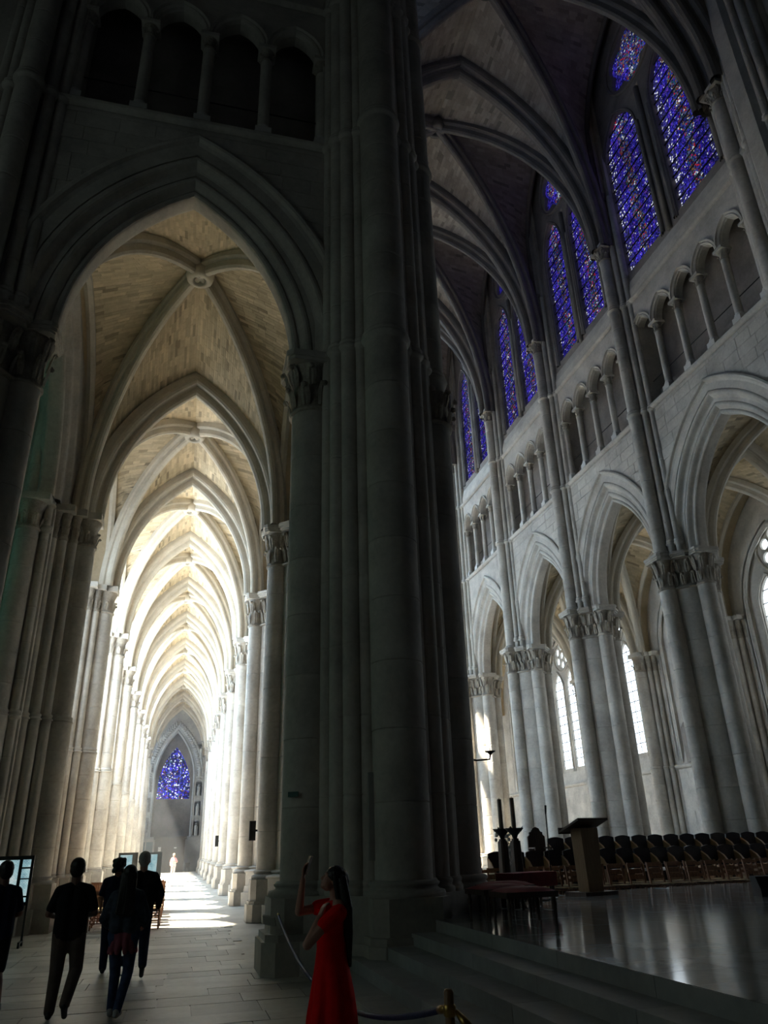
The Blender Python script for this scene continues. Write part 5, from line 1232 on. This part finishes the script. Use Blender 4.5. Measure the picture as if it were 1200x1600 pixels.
# woman in red: left profile, looking up at her phone; she stands on the near side of the rope
RY, KS = 6.8, 0.819
rw = tag(empty('person', (-1.757, RY, 0)), 'woman in a long red dress with dark waist-length hair raising a phone', 'person')
Wd = lambda x, y, z: Vector((x + 1.757, y, z))
Wp = lambda x, y, z: Wd(KS * x - 0.5536, y, KS * z + 0.3124)
bd = B(); fwd = Vector((-0.86, -0.08, 0.50)); hc = Wp(-1.505, 0.0, 1.435)
P, ax = head(bd, hc, fwd, 0.86)
capsule(bd, Wp(-1.475, 0, 1.18), Wp(-1.485, 0, 1.38), 0.044, 0.041); capsule(bd, Wp(-1.47, -0.11, 1.205), Wp(-1.47, 0.11, 1.205), 0.054, 0.054)
shR, elR, wrR = Wp(-1.49, 0.14, 1.20), Wp(-1.82, 0.10, 1.16), Wp(-1.80, 0.03, 1.45)
capsule(bd, shR, elR, 0.040, 0.036); capsule(bd, elR, wrR, 0.037, 0.024); hand(bd, wrR, (0.06, -0.02, 1), (0.9, -0.3, 0), 0.55, 0.92)
shL, elL, wrL = Wp(-1.50, -0.14, 1.16), Wp(-1.79, -0.19, 0.90), Wp(-1.66, -0.12, 1.12)
capsule(bd, shL, elL, 0.045, 0.038); capsule(bd, elL, wrL, 0.037, 0.024); hand(bd, wrL, (0.45, 0.30, 0.85), (0.8, 0.3, -0.2), 0.4, 0.88)
capsule(bd, Wd(-1.79, -0.035, 0.92), Wd(-1.79, 0.035, 0.92), 0.07)
for q in (-0.05, 0.05):
    capsule(bd, Wd(-1.79, q, 0.92), Wd(-1.78, q, 0.48), 0.060, 0.048); capsule(bd, Wd(-1.78, q, 0.48), Wd(-1.76, q, 0.08), 0.050, 0.033); capsule(bd, Wd(-1.74, q, 0.035), Wd(-1.90, q, 0.03), 0.035, 0.028)
capsule(bd, Wd(-1.79, 0, 0.95), Wp(-1.50, 0, 1.16), 0.08, 0.065)
fuse('body', bd, 'skin', rw, 0.006, 2)
dr = B(); nseg = 48; vs = []
rings = [(1.255, -1.478, 0.052, 0.080, 0), (1.235, -1.482, 0.090, 0.140, 0), (1.16, -1.49, 0.118, 0.160, 0), (1.05, -1.51, 0.145, 0.150, 0), (0.95, -1.515, 0.148, 0.142, 0), (0.84, -1.51, 0.146, 0.138, 0.01), (0.72, -1.51, 0.160, 0.150, 0.02), (0.60, -1.505, 0.180, 0.170, 0.04), (0.45, -1.50, 0.205, 0.195, 0.06), (0.30, -1.50, 0.226, 0.215, 0.08), (0.10, -1.50, 0.245, 0.230, 0.09), (-0.24, -1.50, 0.265, 0.250, 0.10)]
for z, cx, rx, ry, fo in rings:
    for i in range(nseg):
        t = 2 * PI * i / nseg; f = 1 + fo * math.sin(7 * t + z) + 0.4 * fo * math.sin(13 * t + 1); c_ = Wp(cx, 0, z); vs.append(c_ + Vector((rx * KS * f * math.cos(t), ry * f * 0.9 * math.sin(t), 0)))
dr.add(vs, [(j * nseg + i, (j + 1) * nseg + i, (j + 1) * nseg + (i + 1) % nseg, j * nseg + (i + 1) % nseg) for j in range(len(rings) - 1) for i in range(nseg)] + [tuple(range(nseg - 1, -1, -1)), tuple(range((len(rings) - 1) * nseg, len(rings) * nseg))], smooth=True)
for S, El in ((shR, elR), (shL, elL)): capsule(dr, S + Vector((0.02, 0, -0.01)), S.lerp(El, 0.40), 0.072, 0.062)
fuse('dress', dr, 'red_dress', rw, 0.008, 2)
hb = B()
ellip(hb, hc + Vector((0.030, 0, 0.034)), (0.086, 0.080, 0.080)); ellip(hb, hc + Vector((0.066, 0, -0.005)), (0.078, 0.080, 0.100))
for i in range(9):
    u = -0.085 + 0.02125 * i; wv = 0.012 * math.sin(i * 2.1)
    capsule(hb, hc + Vector((0.070, u * 0.9, 0.0)), Wp(-1.375 + wv, u * 1.35, 1.18), 0.040, 0.040, 8); capsule(hb, Wp(-1.375 + wv, u * 1.35, 1.18), Wp(-1.365 - wv, u * 1.35, 0.98), 0.040, 0.034, 8); capsule(hb, Wp(-1.365 - wv, u * 1.35, 0.98), Wp(-1.345 + random.uniform(-.015, .015), u * 1.15, 0.72 + random.uniform(-.05, .05)), 0.034, 0.013, 8)
for u in (-0.072, 0.072): capsule(hb, hc + Vector((0.005, u, 0.045)), hc + Vector((0.04, u * 1.2, -0.16)), 0.026, 0.024, 8)
fuse('hair', hb, 'hair_dark', rw, 0.007, 1)
ph = tag(empty('phone', rw.location + wrR + Vector((0.045, -0.005, 0.105))), 'thin phone held up by the woman in red, seen edge on', 'phone')
ph.rotation_euler = (0.0, 0.33, 0.12)
put('case', B().box(-0.005, 0.005, -0.035, 0.035, -0.072, 0.072).mesh('case', 'phone_edge'), ph); put('screen', B().box(0.005, 0.0065, -0.032, 0.032, -0.068, 0.068).mesh('screen', 'screen_glass'), ph)
put('bumper', B().box(-0.013, -0.010, -0.035, 0.035, -0.072, 0.072).box(-0.010, -0.005, -0.030, 0.030, -0.06, 0.06).mesh('bumper', 'phone_edge'), ph)
# ------------------------------------------------------------------ sunlit dust in the far aisle
hz = bpy.data.materials.new('aisle_haze'); hz.use_nodes = True; nt = hz.node_tree; nt.nodes.remove(nt.nodes['Principled BSDF'])
vs_ = nt.nodes.new('ShaderNodeVolumeScatter'); vs_.inputs['Density'].default_value = 0.0011; vs_.inputs['Anisotropy'].default_value = 0.2; vs_.inputs['Color'].default_value = (0.85, 0.93, 1.0, 1)
nt.links.new(vs_.outputs[0], nt.nodes['Material Output'].inputs['Volume']); MATS['aisle_haze'] = hz
tag(put('haze', B().box(-7.3, -0.1, 46.0, YW - 0.9, 0.05, 15.0).mesh('haze', 'aisle_haze')), 'faint sunlit haze hanging in the far end of the aisle', 'haze', kind='stuff')
